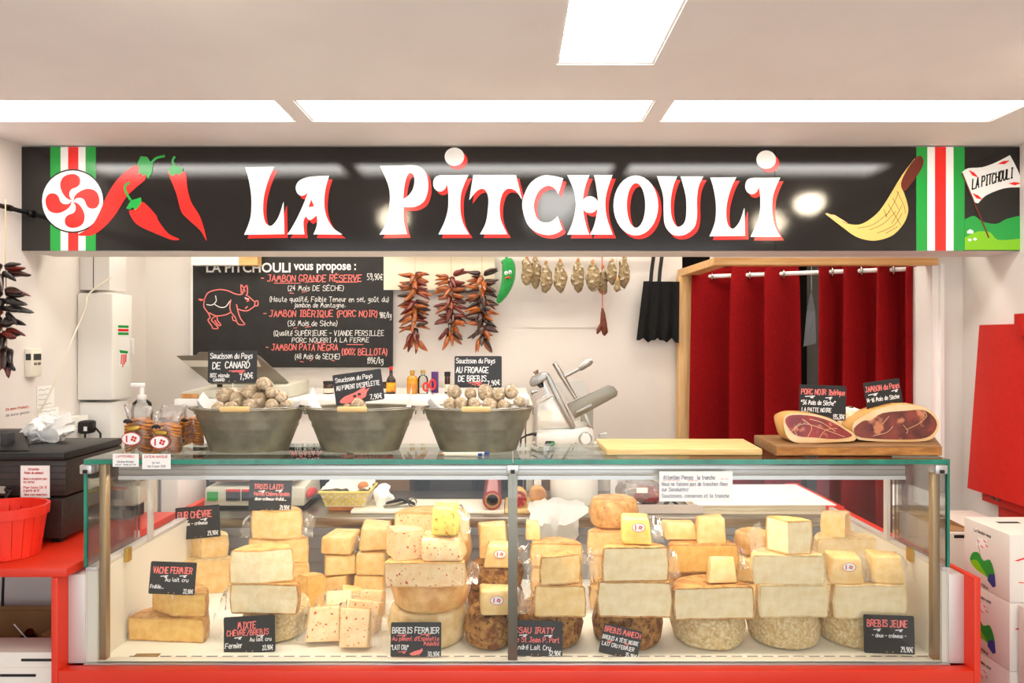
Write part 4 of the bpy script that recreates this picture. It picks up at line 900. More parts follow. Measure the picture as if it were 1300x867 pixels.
# pens
for i, (xa, ya, da, xb, yb, db, m, lb) in enumerate(((557, 0, 1.985, 621, 0, 1.995, 'white_plastic', 'white ballpoint pen with blue cap end on the glass'), (560, 0, 1.975, 612, 0, 1.972, 'paper_warm', 'cream ballpoint pen in front of the white pen'))):
    a = Vector((X(xa, da), da, GT+.005)); b_ = Vector((X(xb, db), db, GT+.005)); t = thing('ballpoint_pen', (a+b_)/2-Vector((0, 0, .005)), lb, 'pen', 'pens on the glass')
    dv = (b_-a); MB().tube([a+dv*.08, a+dv*.9], .0043, 8).build('barrel', m, t, 40); MB().tube([a, a+dv*.08], [.0008, .004], 8).build('point', 'sausage_tip', t, 60); MB().tube([a+dv*.9, b_], .0045, 8).build('cap', 'sign_blue', t, 40)
# ------------------------------------------------------------------ boards and hams
def board(corners, th, m, me, name, label):
    t = thing(name, Vector((sum(c[0] for c in corners)/4, sum(c[1] for c in corners)/4, GT)), label, 'cutting board')
    MB().prism(corners, lambda u, v, w_: Vector((u, v, GT+.001+w_)), th).bevel(.003).build('slab', m, t, 40)
    return t
cb = board([(X(770, 1.985), 1.985), (X(968, 1.985), 1.985), (X(944, 2.19), 2.19), (X(757, 2.19), 2.19)], .018, 'bamboo', None, 'bamboo_board', 'pale bamboo cutting board on the glass')
BZ = GT+.030
ob = board([(X(985, 1.972), 1.972), (X(1196, 1.972), 1.972), (X(1185, 2.20), 2.20), (X(957, 2.20), 2.20)], .029, 'oak_board', None, 'oak_board', 'thick dark wooden board under the hams')
mb = MB(); n = 26
for i in range(n): pass
be = MB().prism([(X(986, 1.971), 1.9700), (X(1195, 1.971), 1.9700), (X(1195, 1.971), 1.974), (X(986, 1.971), 1.974)], lambda u, v, w_: Vector((u, v, GT+.004+w_)), .022).build('bark_edge', 'board_edge', ob)
mat('ham_meat', (.66, .13, .08), .3, col2=(.48, .07, .05), nscale=26, ndet=6, col3=(.84, .48, .36), n3=32, r3=(.58, .70), coat=.4, coatr=.15, bump=.08, bscale=40)
mat('ham_meat_dark', (.58, .24, .16), .3, col2=(.33, .09, .07), nscale=20, ndet=6, col3=(.80, .50, .34), n3=24, r3=(.60, .70), coat=.5, coatr=.12, bump=.12, bscale=30)
mat('ham_fat', (.95, .85, .68), .45, col2=(.93, .74, .48), nscale=9, coat=.3, bump=.1, bscale=40)
mat('ham_skin', (.86, .66, .36), .5, col2=(.70, .46, .20), nscale=8, coat=.3, bump=.2, bscale=30)
def ham(out, ins, d, dep, label, meat, squash=.8, lean=.0, cxp=0, group='hams on the wooden board'):
    """outline in px at depth d, cut face to the front; skin tapers to the back"""
    o = smooth_loop(out, 3); mx = sum(u for u, v in o)/len(o); yb = max(v for u, v in o)
    k = d/F
    def fn(u, v, dy, sc): 
        return Vector((X(mx+(u-mx)*sc, d), d+dy+(yb-v)*k*lean, BZ+.001+(yb-(yb+(v-yb)*sc))*k))
    t = thing('cured_ham', Vector((X(mx, d), d+dep/2, BZ)), label, 'ham', group)
    mb = MB(); rings = []
    for dy, sc in ((.0, .985), (.006, 1.0), (dep*.35, 1.0), (dep*.65, .93), (dep*.88, squash*.85), (dep, squash*.5)):
        rings.append([mb.b.verts.new(fn(u, v, dy, sc)) for u, v in o])
    for a, b_ in zip(rings, rings[1:]):
        for i in range(len(o)): mb.b.faces.new((a[i], a[(i+1) % len(o)], b_[(i+1) % len(o)], b_[i]))
    mb.b.faces.new(rings[-1]); mb.noise(.003, 22, 3)
    for v in mb.b.verts: v.co.z = max(v.co.z, BZ+.0006)
    sk = mb.build('skin', 'ham_skin', t, 60)
    f = MB(); f.fill([o], lambda u, v, w_: fn(u, v, .0-w_, .985), .0005); f.build('fat', 'ham_fat', t)
    ii = smooth_loop(ins, 3); m2 = MB(); m2.fill([ii], lambda u, v, w_: fn(u, v, -w_, .985), .0015); m2.build('meat', meat, t)
    return t
h1 = ham([(994,540),(1003,533),(1030,534),(1055,540),(1075,552),(1086,560),(1085,568),(1060,570),(1030,571),(1008,570),(997,560)], [(996,541),(1005,535),(1030,536),(1054,543),(1073,554),(1082,562),(1062,566),(1035,564),(1012,562),(1001,553)], 2.02, .13, 'cut ham with bright red face and pale fat rim', 'ham_meat')
mv = MB()
for l in ([(1003,557),(1020,546),(1045,553),(1072,563)], [(1012,562),(1008,552),(1016,545)], [(1025,563),(1030,550),(1018,540)], [(1040,564),(1048,554),(1062,552)], [(1028,540),(1044,545),(1060,556)]):
    mv.ribbon(smooth_line(l, 4), .55, lambda u, v, w_: Vector((X(u, 2.02), 2.02-.0022, BZ+.001+(571-v)*2.02/F*.985)), 0)
mv.build('fat_vein', 'ham_fat', h1)
h2 = ham([(1082,545),(1095,535),(1112,527),(1140,520),(1170,522),(1186,532),(1193,545),(1188,560),(1175,567),(1140,568),(1105,567),(1085,563)], [(1083,551),(1095,541),(1105,540),(1120,531),(1150,528),(1172,527),(1185,535),(1190,546),(1184,558),(1170,564),(1140,565),(1108,564),(1088,561)], 2.045, .14, 'larger dark cured ham with creamy fat on top', 'ham_meat_dark')
mv = MB()
for l in ([(1108,560),(1125,556),(1133,548)], [(1150,552),(1165,545),(1176,535),(1172,528)], [(1146,546),(1152,554),(1150,557)], [(1120,545),(1128,535)]):
    mv.ribbon(smooth_line(l, 4), .55, lambda u, v, w_: Vector((X(u, 2.045), 2.045-.0022, BZ+.001+(568-v)*2.045/F*.985)), 0)
mv.build('fat_vein', 'ham_fat', h2)
# ham hock end and its paper frill
hk = thing('ham_hock', (X(1084, 2.1), 2.1, BZ), 'creamy fat ham end with white paper frill between the two hams', 'ham')
MB().ball((X(1086, 2.10), 2.13, BZ+.042), .034, .05, .041, 14, 10).noise(.006, 25, 4).build('fat', 'ham_fat', hk, 180)
MB().lathe([(.012, 0), (.022, .012), (.026, .028), (.034, .03), (.028, .044), (.01, .05)], (X(1090, 2.10), 2.15, BZ+.045), 18).noise(.006, 60, 6).build('paper_frill', 'paper', hk, 40)
price_tag(1015, 1074, 489, 533, 2.065, [('PORC NOIR Ibérique', p, 2, 12, 6.5, 56), ('~12', w, 7, 15), ('~8', w, 33, 16), ('"36 Mois de Sèche"', w, 2, 25, 5.5, 44), ('LA PATTE NOIRE', w, 3, 34, 5, 38), ('135,30€', w, 43, 42, 5.5, 15)], 'black chalk tag reading PORC NOIR above the red cut ham', 2, 'slate_dark', .03, 2)
price_tag(1099, 1145, 483, 526, 2.08, [('JAMBON du Pays', p, 1, 12, 6.5, 44), ('~12', w, 4, 16), ('~8', w, 34, 15), ('14-16 Mois de Sèche', w, 1, 25, 5, 42), ('39,90€', w, 30, 38, 6.5, 14)], 'black chalk tag tilted left reading JAMBON du Pays on the dark ham', -8, 'slate_dark', .03, 2)
# ------------------------------------------------------------------ back wall: blackboard
BD = BACK-.03
cbd = thing('menu_blackboard', P(370, 467, BD), 'large black chalk menu board with pink pig drawing on the back wall', 'blackboard')
fnb = lambda u, v, w_: Vector((X(u, BD), BD-.001-w_, Z(v, BD)))
MB().fill([[(245, 300), (498, 300), (498, 466), (245, 466)]], fnb, 0).build('board_face', 'slate_dark', cbd)
boxo('board', 'slate_dark', X(245, BD), X(498, BD), BD, BD+.024, Z(466.5, BD), Z(300, BD), cbd)
boxo('edge_strip', 'white_gloss', X(242, BD), X(245, BD), BD-.002, BD+.024, Z(466.5, BD), Z(300, BD), cbd)
def board_text(items):
    for txt, colr, u, v, h, wd in items:
        mb = MB()
        for st in text_strokes(txt, 0, 0, h, wid=wd, jit=.16): mb.ribbon([(u+a, v-b_) for a, b_ in st], max(h*.13, .8) if colr == 'pink' else max(h*.1, .62), fnb, .0008)
        mb.build('chalk_line', 'chalk_'+colr, cbd)
def bt(l): return [(240+x*.2077, 320+y*.2077) for x, y in l]
def q(x, y): return (240+x*.2077, 320+y*.2077)
its = []
for txt, colr, x0, x1, y, h in (('- JAMBON GRANDE RÉSERVE', 'pink', 440, 1060, 180, 40), ('59,90€', 'white', 1090, 1188, 168, 36), ('(24 Mois DE SÈCHE)', 'white', 600, 950, 235, 31), ('(Haute qualité, Faible Teneur en sel, goût du)', 'white', 490, 1225, 303, 30),
        ('jambon de Montagne.', 'white', 645, 960, 338, 27), ('- JAMBON IBÉRIQUE (PORC NOIR)', 'pink', 455, 1155, 395, 38), ('98€/kg', 'white', 1165, 1240, 402, 34), ('(36 Mois de Sèche)', 'white', 600, 910, 450, 31), ('(Qualité SUPÉRIEURE - VIANDE PERSILLÉE', 'white', 515, 1195, 511, 31),
        ('PORC NOURRI A LA FERME', 'white', 630, 1105, 551, 27), ('- JAMBON PATA NÉGRA', 'pink', 470, 915, 600, 36), ('(100% BELLOTA)', 'pink', 930, 1215, 628, 38), ('(48 Mois de SÈCHE)', 'white', 645, 925, 653, 31), ('199€/kg', 'white', 1090, 1190, 680, 36)):
    a, b_ = q(x0, y); its.append((txt, colr, a, b_, h*.2077, (x1-x0)*.2077))
board_text(its)
ul = MB()
for l in ([(520,190),(680,190)], [(710,185),(770,180)], [(900,185),(1030,183)], [(690,245),(720,242)], [(615,250),(640,252)], [(640,465),(660,462)], [(710,460),(745,455)], [(965,565),(1065,565)], [(680,560),(700,552)], [(770,558),(840,552)], [(680,668),(700,672)], [(740,665),(755,655)], [(870,660),(890,665)]): ul.ribbon(bt(l), .8, fnb, .0008)
ul.build('chalk_underline', 'chalk_pink', cbd)
def pg(l): return [(240+x*.173, 320+y*.173) for x, y in l]
pig = MB()
for l in ([(115,345),(135,305),(170,285),(230,275),(290,285),(335,305),(380,312),(400,295)], [(385,300),(382,240),(405,262),(425,245),(430,295),(420,320)], [(395,290),(403,270),(412,290)], [(430,320),(455,340),(480,362),(505,358),(505,392),(485,395),(462,412),(430,430),(390,428),(362,418)], [(350,385),(362,440),(380,490),(410,530),(362,528),(340,480),(310,440),(300,400),(308,350)], [(318,470),(325,500),(352,505)],
        [(310,440),(270,460),(200,468),(150,445)], [(115,345),(110,400),(140,445),(155,480),(140,500),(170,545),(175,560),(215,558),(180,515),(165,500),(180,480),(205,470),(210,500),(235,535),(215,535),(190,500)], [(115,350),(72,345),(90,355),(115,345)], [(485,365),(482,392)], [(415,345),(440,355),(425,362)], [(415,412),(430,400)]):
    pig.ribbon(smooth_line(pg(l), 4), 1.3, fnb, .0008)
pig.build('pig_drawing', 'chalk_pink', cbd)
pw = MB()
for l in ([(195,320),(200,360),(170,388),(130,385)], [(190,385),(230,405),(270,400),(300,360)], [(410,335),(440,345)]): pw.ribbon(smooth_line(pg(l), 4), 1.0, fnb, .0009)
pw.build('pig_drawing', 'chalk_white', cbd)
bfont('LA PITCHOULI', 16*BD/F, lambda u, v, w_: Vector((X(262, BD)+u, BD-.002, Z(345.5, BD)+v*1.05)), width=107*BD/F, bold=.0015).build('printed_heading', 'chalk_white', cbd)
bfont('vous propose :', 15*BD/F, lambda u, v, w_: Vector((X(373, BD)+u, BD-.002, Z(342.5, BD)+v*1.05)), width=79*BD/F, bold=.0015).build('printed_heading', 'chalk_white', cbd)
bt_ = thing('shelf_batten', P(286, 335, 3.7), 'white batten with pine end across the top of the blackboard', 'batten')
boxo('strip', 'white_gloss', X(243, 3.7), X(303, 3.7), 3.70, 3.76, Z(336.5, 3.7), Z(318, 3.7), bt_); boxo('pine_end', 'pine_flat', X(303, 3.7), X(327, 3.7), 3.70, 3.76, Z(336.5, 3.7), Z(318, 3.7), bt_)
RAILZ = 2.09
hr = thing('hanging_rail', (.1, 3.7, RAILZ), 'steel rail on the back wall above the hanging peppers and sausages', 'rail')
MB().tube([(X(505, 3.7), 3.70, RAILZ), (X(850, 3.7), 3.70, RAILZ)], .008, 10).build('bar', 'steel_satin', hr, 60)
for px in (515, 680, 845): MB().tube([(X(px, 3.7), 3.70, RAILZ), (X(px, 3.7), 3.80, RAILZ)], .006, 8).build('bracket', 'steel_satin', hr, 60)
tag(boxo('cream_sheet', 'paper_warm', X(487, 3.76), X(628, 3.76), 3.762, 3.765, Z(368, 3.76), Z(300, 3.76)), 'cream paper sheet on the wall behind the strings of peppers', 'paper')
tag(boxo('faded_sheet', 'wall_paint', X(664, 3.795), X(772, 3.795), 3.795, 3.7975, Z(416, 3.795), Z(383, 3.795)), 'faint white sheet on the wall below the hanging sausages', 'paper')

# ------------------------------------------------------------------ strings of dried peppers
for k, (a, b_) in {'dark': ((.17, .09, .07), (.24, .11, .07)), 'maroon': ((.33, .08, .05), (.45, .13, .06)), 'orange': ((.72, .40, .14), (.60, .28, .08)), 'brown': ((.50, .24, .09), (.62, .33, .11)), 'black': ((.09, .075, .07), (.14, .11, .10))}.items():
    mat('chili_'+k, a, .28, col2=b_, nscale=25, bump=.25, bscale=45, spec=.6)
def chili_mesh(L, R, seed):
    rnd = random.Random(seed); pts = []; rs = []
    bend = rnd.uniform(-.05, .25)*L
    for i in range(9):
        u = i/8; pts.append((u*L, 0, -bend*u*u))
        rs.append(R*(.35 if i == 0 else (.85+.3*math.sin(min(u*3.2, 1.6)))*(1-u)**.55+.04))
    mb = MB().tube(pts, rs, 8, True, .7); mb.noise(R*.22, .3/R, seed); return mb
CM = {}
def chili_part(t, base, direction, L, R, m, roll=0, seed=0):
    """parts share a few pepper meshes"""
    key = (seed % 5, m)
    if key not in CM:
        mb = chili_mesh(.1, .0135, seed % 5); me = bpy.data.meshes.new('chili'); bmesh.ops.recalc_face_normals(mb.b, faces=mb.b.faces); mb.b.to_mesh(me); mb.b.free()
        for p_ in me.polygons: p_.use_smooth = True
        me.materials.append(MATS['chili_'+m]); CM[key] = me
    o = bpy.data.objects.new('chili', CM[key]); COL.objects.link(o); o.parent = t
    dv = Vector(direction).normalized(); rot = dv.to_track_quat('X', 'Z').to_matrix().to_4x4() @ Matrix.Rotation(roll, 4, 'X')
    o.matrix_local = Matrix.Translation(Vector(base)-ORG[t.name]) @ rot @ Matrix.Diagonal((L/.1, R/.0135, R/.0135, 1))
    return o
def ristra(px, ytop, ybot, d, label, seed, tone, n_rows, L=.082, R=.016, hang=None, spread=1.0):
    rnd = random.Random(seed); k = d/F; top = P(px, ytop, d); bot = P(px+1, ybot, d)
    t = thing('pepper_string', bot, label, 'dried peppers', 'strings of dried peppers')
    cord = smooth_line([hang or Vector((top.x, 3.70, RAILZ)), top, (top+bot)/2+Vector((.004, 0, 0)), bot+Vector((0, 0, .03))], 6)
    MB().tube(cord, .002, 5).build('cord', 'string', t, 180)
    H = top.z-bot.z
    for r in range(n_rows):
        u = r/(n_rows-1); z = top.z-.02-u*(H-.075)
        for s in (-1, 1, 0):
            for rep in range(2 if s else 1):
                a = rnd.uniform(-.3, .45) if r else rnd.uniform(.1, .9)
                if r >= n_rows-2: a = rnd.uniform(-1.4, -.5)
                if s == 0: dv = Vector((rnd.uniform(-.5, .5), -.75, -.55-.3*u))
                else: dv = Vector((s*math.cos(a), rnd.uniform(-.55, .1), math.sin(a)*(.6)-.12))
                m = rnd.choice(tone)
                chili_part(t, (top.x+s*.008+rnd.uniform(-.006, .006), d-.012+rnd.uniform(-.012, .012), z+rnd.uniform(-.014, .014)), dv, L*rnd.uniform(.8, 1.12)*spread, R*rnd.uniform(.9, 1.25), m, rnd.uniform(-1, 1), rnd.randint(0, 4))
    return t
D_ = 3.70
ristra(527, 345, 443, D_, 'string of dried peppers nearest the blackboard, dark tip at the top', 11, ['orange', 'brown', 'dark', 'maroon'], 11)
ristra(573, 347, 437, D_, 'middle string of dried peppers, glossy maroon and brown', 12, ['dark', 'maroon', 'brown', 'maroon', 'orange'], 10)
ristra(612, 345, 442, D_, 'string of dried peppers beside the green plush pepper', 13, ['orange', 'dark', 'black', 'brown', 'dark'], 11)
xk = P(16, 330, 2.50)
ristra(7, 333, 472, 2.50, 'dark dried peppers hanging on the left wall at the photo edge', 21, ['black', 'dark', 'black', 'maroon'], 10, .088, .0155, Vector((X(7, 2.5), 2.5, 2.108)))
# green plush pepper
pl = thing('plush_pepper', P(640, 385, 3.68), 'green plush pepper toy with eyes and red mouth', 'plush toy')
pts = [P(643, 329, 3.68), P(645, 333, 3.68), P(646, 343, 3.68), P(645, 355, 3.68), P(641, 368, 3.68), P(635, 379, 3.68), P(632, 385, 3.68)]
MB().tube([tuple(p_) for p_ in smooth_line([tuple(p_) for p_ in pts], 4)], [r*3.68/F for r in (2,4,5.5,6.7,7.5,8.1,8.5,8.7,8.8,8.8,8.7,8.6,8.3,8.0,7.6,7.2,6.7,6.2,5.7,5.1,4.5,3.8,3.1,2.2,1)], 16).build('body', 'plush_green', pl, 180)
MB().lathe([(.03, -.012), (.026, .004), (.008, .012), (.006, .03), (.001, .032)], P(643, 331, 3.68), 10).build('stalk', 'plush_green', pl, 60)
for px, py in ((642.5, 346.5), (647.5, 345.5)):
    e_ = MB().ball(P(px, py, 3.68-.036), .0095, .006, .011, 10, 8).build('eye', 'sign_white', pl, 180); MB().ball(P(px+.5, py+.6, 3.68-.043), .0036, .002, .0036, 8, 6).build('pupil', 'sign_ink', e_, 180)
MB().tube([P(641.5, 353.5, 3.642), P(643.5, 352, 3.639), P(646, 351.8, 3.639), P(648, 353, 3.642)], .0042, 8).build('mouth', 'sign_red', pl, 180)
MB().tube([P(643, 331, 3.68), Vector((X(643, 3.7), 3.70, RAILZ))], .0015, 5).build('loop', 'string', pl)

# ------------------------------------------------------------------ hanging dry sausages, small sausage, bag
mat('mould_skin', (.62, .54, .40), .8, col2=(.42, .33, .20), nscale=45, ndet=8, col3=(.82, .78, .68), n3=40, r3=(.54, .70), bump=.5, bscale=40)
names = ['far left one', 'second from the left', 'third from the left', 'fourth from the left, broad', 'golden one hanging alone', 'wide lumpy one', 'small one behind the lumpy one', 'left one of the right hand cluster', 'right one of the right hand cluster', 'small low one in the right hand cluster']
for i, (px, py, w_, h_) in enumerate(((669, 345, 17, 37), (679.5, 346, 16, 42), (693.5, 353, 16, 40), (711, 352, 18, 42), (734, 351, 17, 41), (752.5, 351, 20, 37), (765.5, 356, 15, 34), (777.5, 347, 15, 32), (792, 346, 16, 40), (784, 363, 9, 16))):
    d = 3.68+(.03 if i in (6, 1) else 0)-(.04 if i == 9 else 0); k = d/F; c = P(px, py, d)
    t = thing('hanging_sausage', c-Vector((0, 0, h_/2*k)), 'mouldy dry sausage in the hanging row, '+names[i], 'sausage', 'dry sausages hanging in a row')
    mb = MB(); prof = []
    for j in range(13):
        u = j/12; prof.append((max(.002, w_/2*k*math.sin(PI*u)**.6*(1.06-.25*u)), (-.5+u)*h_*k))
    mb.lathe(prof, c, 14, 1, .85, cap0=True, cap1=True); mb.noise(.012, 22, i); mb.noise(.005, 60, i+4); mb.build('casing', 'mould_skin', t, 180)
    nb = MB().ball(c+Vector((0, 0, h_/2*k)), .009, .009, .013, 8, 6); nb.noise(.004, 70, i).build('knotted_end', 'sausage_tip', t, 180)
    MB().tube([c+Vector((0, 0, h_/2*k)), Vector((c.x, 3.70, RAILZ))], .0012, 5).build('string', 'string', t)
t = thing('small_red_sausage', P(766, 427, 3.70), 'small reddish forked sausage dangling on a string', 'sausage')
c = P(765, 408, 3.70); mat('red_sausage', (.48, .22, .12), .6, col2=(.35, .13, .08), nscale=40, bump=.3)
MB().tube([P(765, 391, 3.70), P(765.5, 398, 3.70), P(766, 410, 3.70), P(768, 422, 3.70), P(767, 426, 3.70)], [.006, .012, .019, .017, .005], 10).noise(.003, 60, 2).build('casing', 'red_sausage', t, 180)
MB().tube([P(763, 412, 3.70), P(760, 419, 3.69), P(758, 424, 3.69)], [.010, .013, .004], 8).noise(.002, 60, 3).build('fork', 'red_sausage', t, 180)
MB().tube([P(765, 391, 3.70), Vector((X(764, 3.7), 3.70, RAILZ+.014))], .0025, 6).build('string', 'ink_red', t)
# black shopping bag
bg = thing('black_tote_bag', P(835, 438, 3.72), 'black fabric shopping bag hanging beside the pine post', 'bag')
def bagpt(px, py, dy): p_ = P(px, py, 3.72); return Vector((p_.x, 3.735+dy, p_.z))
mb = MB(); cols = 15; rows = 9; V = []
for r in range(rows):
    u = r/(rows-1); row = []
    for c_ in range(cols):
        v = c_/(cols-1); xl = 817-9*u; xr = 862.5-2*u; yt = 357-5*math.sin(v*PI)*0+.5*v; yb = 432+ (3 if c_ in (4, 10) else (-3 if c_ in (2, 7, 12) else 0))+ (3 if v > .9 else 0)
        fold = -.022*math.sin(v*PI*3.5)**2*(.35+.65*u)-.012
        row.append(mb.b.verts.new(bagpt(xl+(xr-xl)*v, yt+(yb-yt)*u, fold)))
    V.append(row)
for r in range(rows-1):
    for c_ in range(cols-1): mb.b.faces.new((V[r][c_], V[r][c_+1], V[r+1][c_+1], V[r+1][c_]))
bmesh.ops.solidify(mb.b, geom=mb.b.faces[:], thickness=.004)
mb.build('body', 'black_cloth', bg, 60)
for xa, xb, dy in ((826, 832, -.02), (836, 842, -.03)):
    hb = MB(); l = [bagpt(xa, 358, dy), bagpt(xa+1, 345, dy), bagpt(xb-2, 322, dy), Vector((X(xb-1, 3.7), 3.70, RAILZ))]
    hb.tube(l, .010, 6, True, .25); hb.build('handle', 'black_cloth', bg, 60)
# ------------------------------------------------------------------ curtains on a rod
def plan(u): a = Vector((X(884, 3.72), 3.70)); b_ = Vector((X(1176, 3.27), 3.25)); return a+(b_-a)*u
def useg(px):
    # parameter on the rod line seen at pixel px
    lo, hi = -.2, 1.2
    for _ in range(50):
        m_ = (lo+hi)/2; q_ = plan(m_)
        if HX+F*q_.x/q_.y < px: lo = m_
        else: hi = m_
    return lo
nrm = Vector((-(plan(1)-plan(0)).y, (plan(1)-plan(0)).x)).normalized()
if nrm.y > 0: nrm = -nrm
RZ = Z(347, 3.5)
rod = tag(MB().tube([(*plan(-.02), RZ), (*plan(1.01), RZ)], .011, 12).build('curtain_rod', 'white_gloss', None, 60), 'white curtain rod running through metal eyelets', 'curtain rod')
def curtain(px0, px1, breaks, label):
    u0, u1 = useg(px0), useg(px1); c = plan((u0+u1)/2)
    t = thing('curtain', Vector((c.x, c.y, .02)), label, 'curtain', 'red curtains in the pine frame')
    us = [useg(b_) for b_ in breaks]; mb = MB(); n = 160; cols = []
    def off(u):
        for i in range(len(us)-1):
            w_ = us[i+1]-us[i]
            if us[i] <= u <= us[i+1]:
                q_ = (u-us[i])/w_
                if q_ > .93 and i < len(us)-2: return -1+2*(q_-.93)/.07
                return math.cos(PI*min(q_/.93, 1))
        return 0
    zt = RZ+.05; zs = [zt, RZ+.02, RZ-.05, 1.6, 1.2, .8, .4, .03]
    for i in range(n+1):
        u = u0+(u1-u0)*i/n; q_ = plan(u); o_ = off(u)
        cols.append([mb.b.verts.new((q_.x+nrm.x*o_*.05*(1+.15*k)+.004*math.sin(9*u+k), q_.y+nrm.y*o_*.05*(1+.05*k), z)) for k, z in enumerate(zs)])
    for i in range(n):
        for k in range(len(zs)-1): mb.b.faces.new((cols[i][k], cols[i+1][k], cols[i+1][k+1], cols[i][k+1]))
    mb.build('cloth', 'curtain_red', t, 180)
    for u in [(us[i]+.465*(us[i+1]-us[i])) for i in range(len(us)-1)]:
        q_ = plan(u); ring = []
        dirv = (plan(1)-plan(0)).normalized(); 
        for j in range(21): a = 2*PI*j/20; ring.append(Vector((q_.x+nrm.x*(.024*math.cos(a))+dirv.x*.012*math.cos(a), q_.y+nrm.y*.024*math.cos(a)+dirv.y*.012*math.cos(a), RZ-.004+.024*math.sin(a))))
        MB().tube(ring, .0045, 8, False).build('eyelet', 'chrome', t, 180)
curtain(880, 1014, [879, 930, 973, 1016], 'left red curtain with eyelets hanging in the pine frame')
curtain(1040, 1178, [1040, 1071, 1114, 1151, 1180], 'right red curtain beside the white door jamb')
# garment on a hanger behind the gap
gm = thing('hanging_garment', (X(1028, 4.1), 4.1, Z(440, 4.1)), 'grey blue garment hanging in the dark gap between curtains', 'garment')
MB().mesh([P(1020, 440, 4.1), P(1036, 436, 4.08), P(1035, 395, 4.1), P(1030, 368, 4.12), P(1024, 395, 4.14), P(1026, 438, 4.16)], [(0, 1, 2, 4), (2, 3, 4), (5, 1, 0), (5, 4, 3), (5, 3, 2, 1)]).build('cloth', 'sign_blue_grey' if 'sign_blue_grey' in MATS else 'back_grey', gm)
MB().tube([P(1030, 368, 4.12), Vector((X(1030, 4.12), 4.12, CEIL))], .004, 6).build('hook', 'steel_satin', gm)
# ------------------------------------------------------------------ rear counter with bottles, scale, slicer
CZ = 1.33
bc = thing('rear_counter', (-.7, 3.4, 0), 'white rear counter along the back wall behind the buckets', 'counter')
boxo('top', 'white_gloss', X(228, 3.1), X(672, 3.1), 3.05, 3.78, CZ-.03, CZ, bc, .003)
boxo('front', 'wall_paint', X(228, 3.1)+.02, X(672, 3.1)-.02, 3.10, 3.12, 1.03, CZ-.03, bc)
boxo('lower_shelf', 'white_gloss', X(228, 3.1)+.02, X(672, 3.1)-.02, 3.10, 3.70, .58, .60, bc)
boxo('back', 'brown_black', X(228, 3.1)+.02, X(672, 3.1)-.02, 3.70, 3.72, .1, CZ-.03, bc)
for px in (228, 440, 668): x = X(px, 3.1); boxo('upright', 'cream_plastic', x, x+.03, 3.10, 3.70, 0, CZ-.03, bc)
# cartons and bags on the shelf under the counter
for i, (px0, px1, py, m, la, nm, cat) in enumerate(((243, 262, 602, 'red_panel', 'small red box under the rear counter at the left', 'small_box', 'box'), (262, 330, 600, 'brown_black', 'dark brown carton under the rear counter behind the scale', 'carton_box', 'carton'), (470, 520, 600, 'carton', 'brown carton under the rear counter behind the paper tissue', 'carton_box', 'carton'), (545, 600, 598, 'brown_black', 'dark carton under the rear counter behind the film roll', 'carton_box', 'carton'), (672, 700, 601, 'carton', 'tan carton behind the white cylinder', 'carton_box', 'carton'))):
    d = 3.2 if px0 < 660 else 3.34; x0, x1 = X(px0, d), X(px1, d); t = thing(nm, ((x0+x1)/2, d+.1, .60), la, cat)
    zt = Z(py-6, d); boxo('body', m, x0, x1, d, d+.2, .601 if px0 < 660 else .0, zt, t, .003); boxo('tape', 'paper_warm', x0+.004, x1-.004, d-.0015, d, zt-.05, zt-.044, t)
def bottle(px, y0, y1, d, wpx, prof, m, cap, capm, label, lm=None, nm='bottle'):
    k = d/F; c = P(px, y1, d); c.z = CZ+.001; H = (y1-y0)*k; R = wpx*k/2
    t = thing(nm, c, label, 'bottle' if nm != 'jar' else 'jar', 'bottles and jars on the rear counter')
    MB().lathe([(r*R, z*H) for r, z in prof], c, 20, cap0=True, cap1=True).build('glass', m, t, 40)
    MB().lathe([(prof[-1][0]*R*1.25, -.002), (prof[-1][0]*R*1.25, H*cap), (prof[-1][0]*R*.5, H*cap+.001)], c+Vector((0, 0, prof[-1][1]*H)), 14, cap1=True).build('cap', capm, t, 40)
    if lm:
        m_ = max(r for r, z in prof); MB().lathe([(R*m_*1.02, H*.08), (R*m_*1.02, H*.42)], c, 20).build('label', lm, t, 60)
    return t
mat('sauce_brown', (.18, .08, .05), .1, coat=.5); mat('oil_yellow', (.85, .60, .12), .08, coat=.6, col2=(.78, .50, .08), nscale=6); mat('jar_dark', (.22, .12, .08), .15, coat=.5); mat('label_yellow', (.90, .72, .15), .5, col2=(.82, .40, .12), nscale=30); mat('purple_box', (.34, .17, .45), .45); mat('scissor_red', (.86, .16, .10), .35); mat('label_cream', (.88, .84, .76), .6); mat('liquor_gold', (.80, .52, .18), .1, coat=.6)
neck = [(.9, 0), (1, .03), (1, .48), (.85, .56), (.38, .68), (.32, .9)]; fl_ = [(.95, 0), (1, .03), (1, .62), (.8, .72), (.36, .78), (.36, .88)]
bottle(496.5, 470, 504, 3.35, 12, neck, 'sauce_brown', .1, 'sign_red', 'brown sauce bottle with red cap and yellow label', 'label_yellow')
bottle(489, 490, 505, 3.36, 8, [(.95, 0), (1, .05), (1, .75), (.8, .85)], 'jar_dark', .12, 'black_plastic', 'small dark jar half hidden left of the brown sauce bottle', 'label_cream', 'jar')
bottle(417, 487, 503.5, 3.35, 13, [(.95, 0), (1, .05), (1, .75), (.85, .82)], 'jar_dark', .14, 'black_plastic', 'dark jar with cream label left of the middle bucket tag', 'label_cream', 'jar')
bottle(523.5, 475, 505, 3.35, 14, fl_, 'oil_yellow', .1, 'brass', 'square shouldered yellow oil bottle', 'liquor_gold')
bottle(537, 475, 505, 3.36, 13, fl_, 'clear_bottle', .1, 'brass', 'clear glass bottle right of the yellow oil bottle')
bottle(568, 476, 504, 3.36, 7, [(.95, 0), (1, .04), (1, .7), (.9, .8)], 'jar_dark', .18, 'black_plastic', 'dark slim bottle by the right bucket tag', 'label_cream')
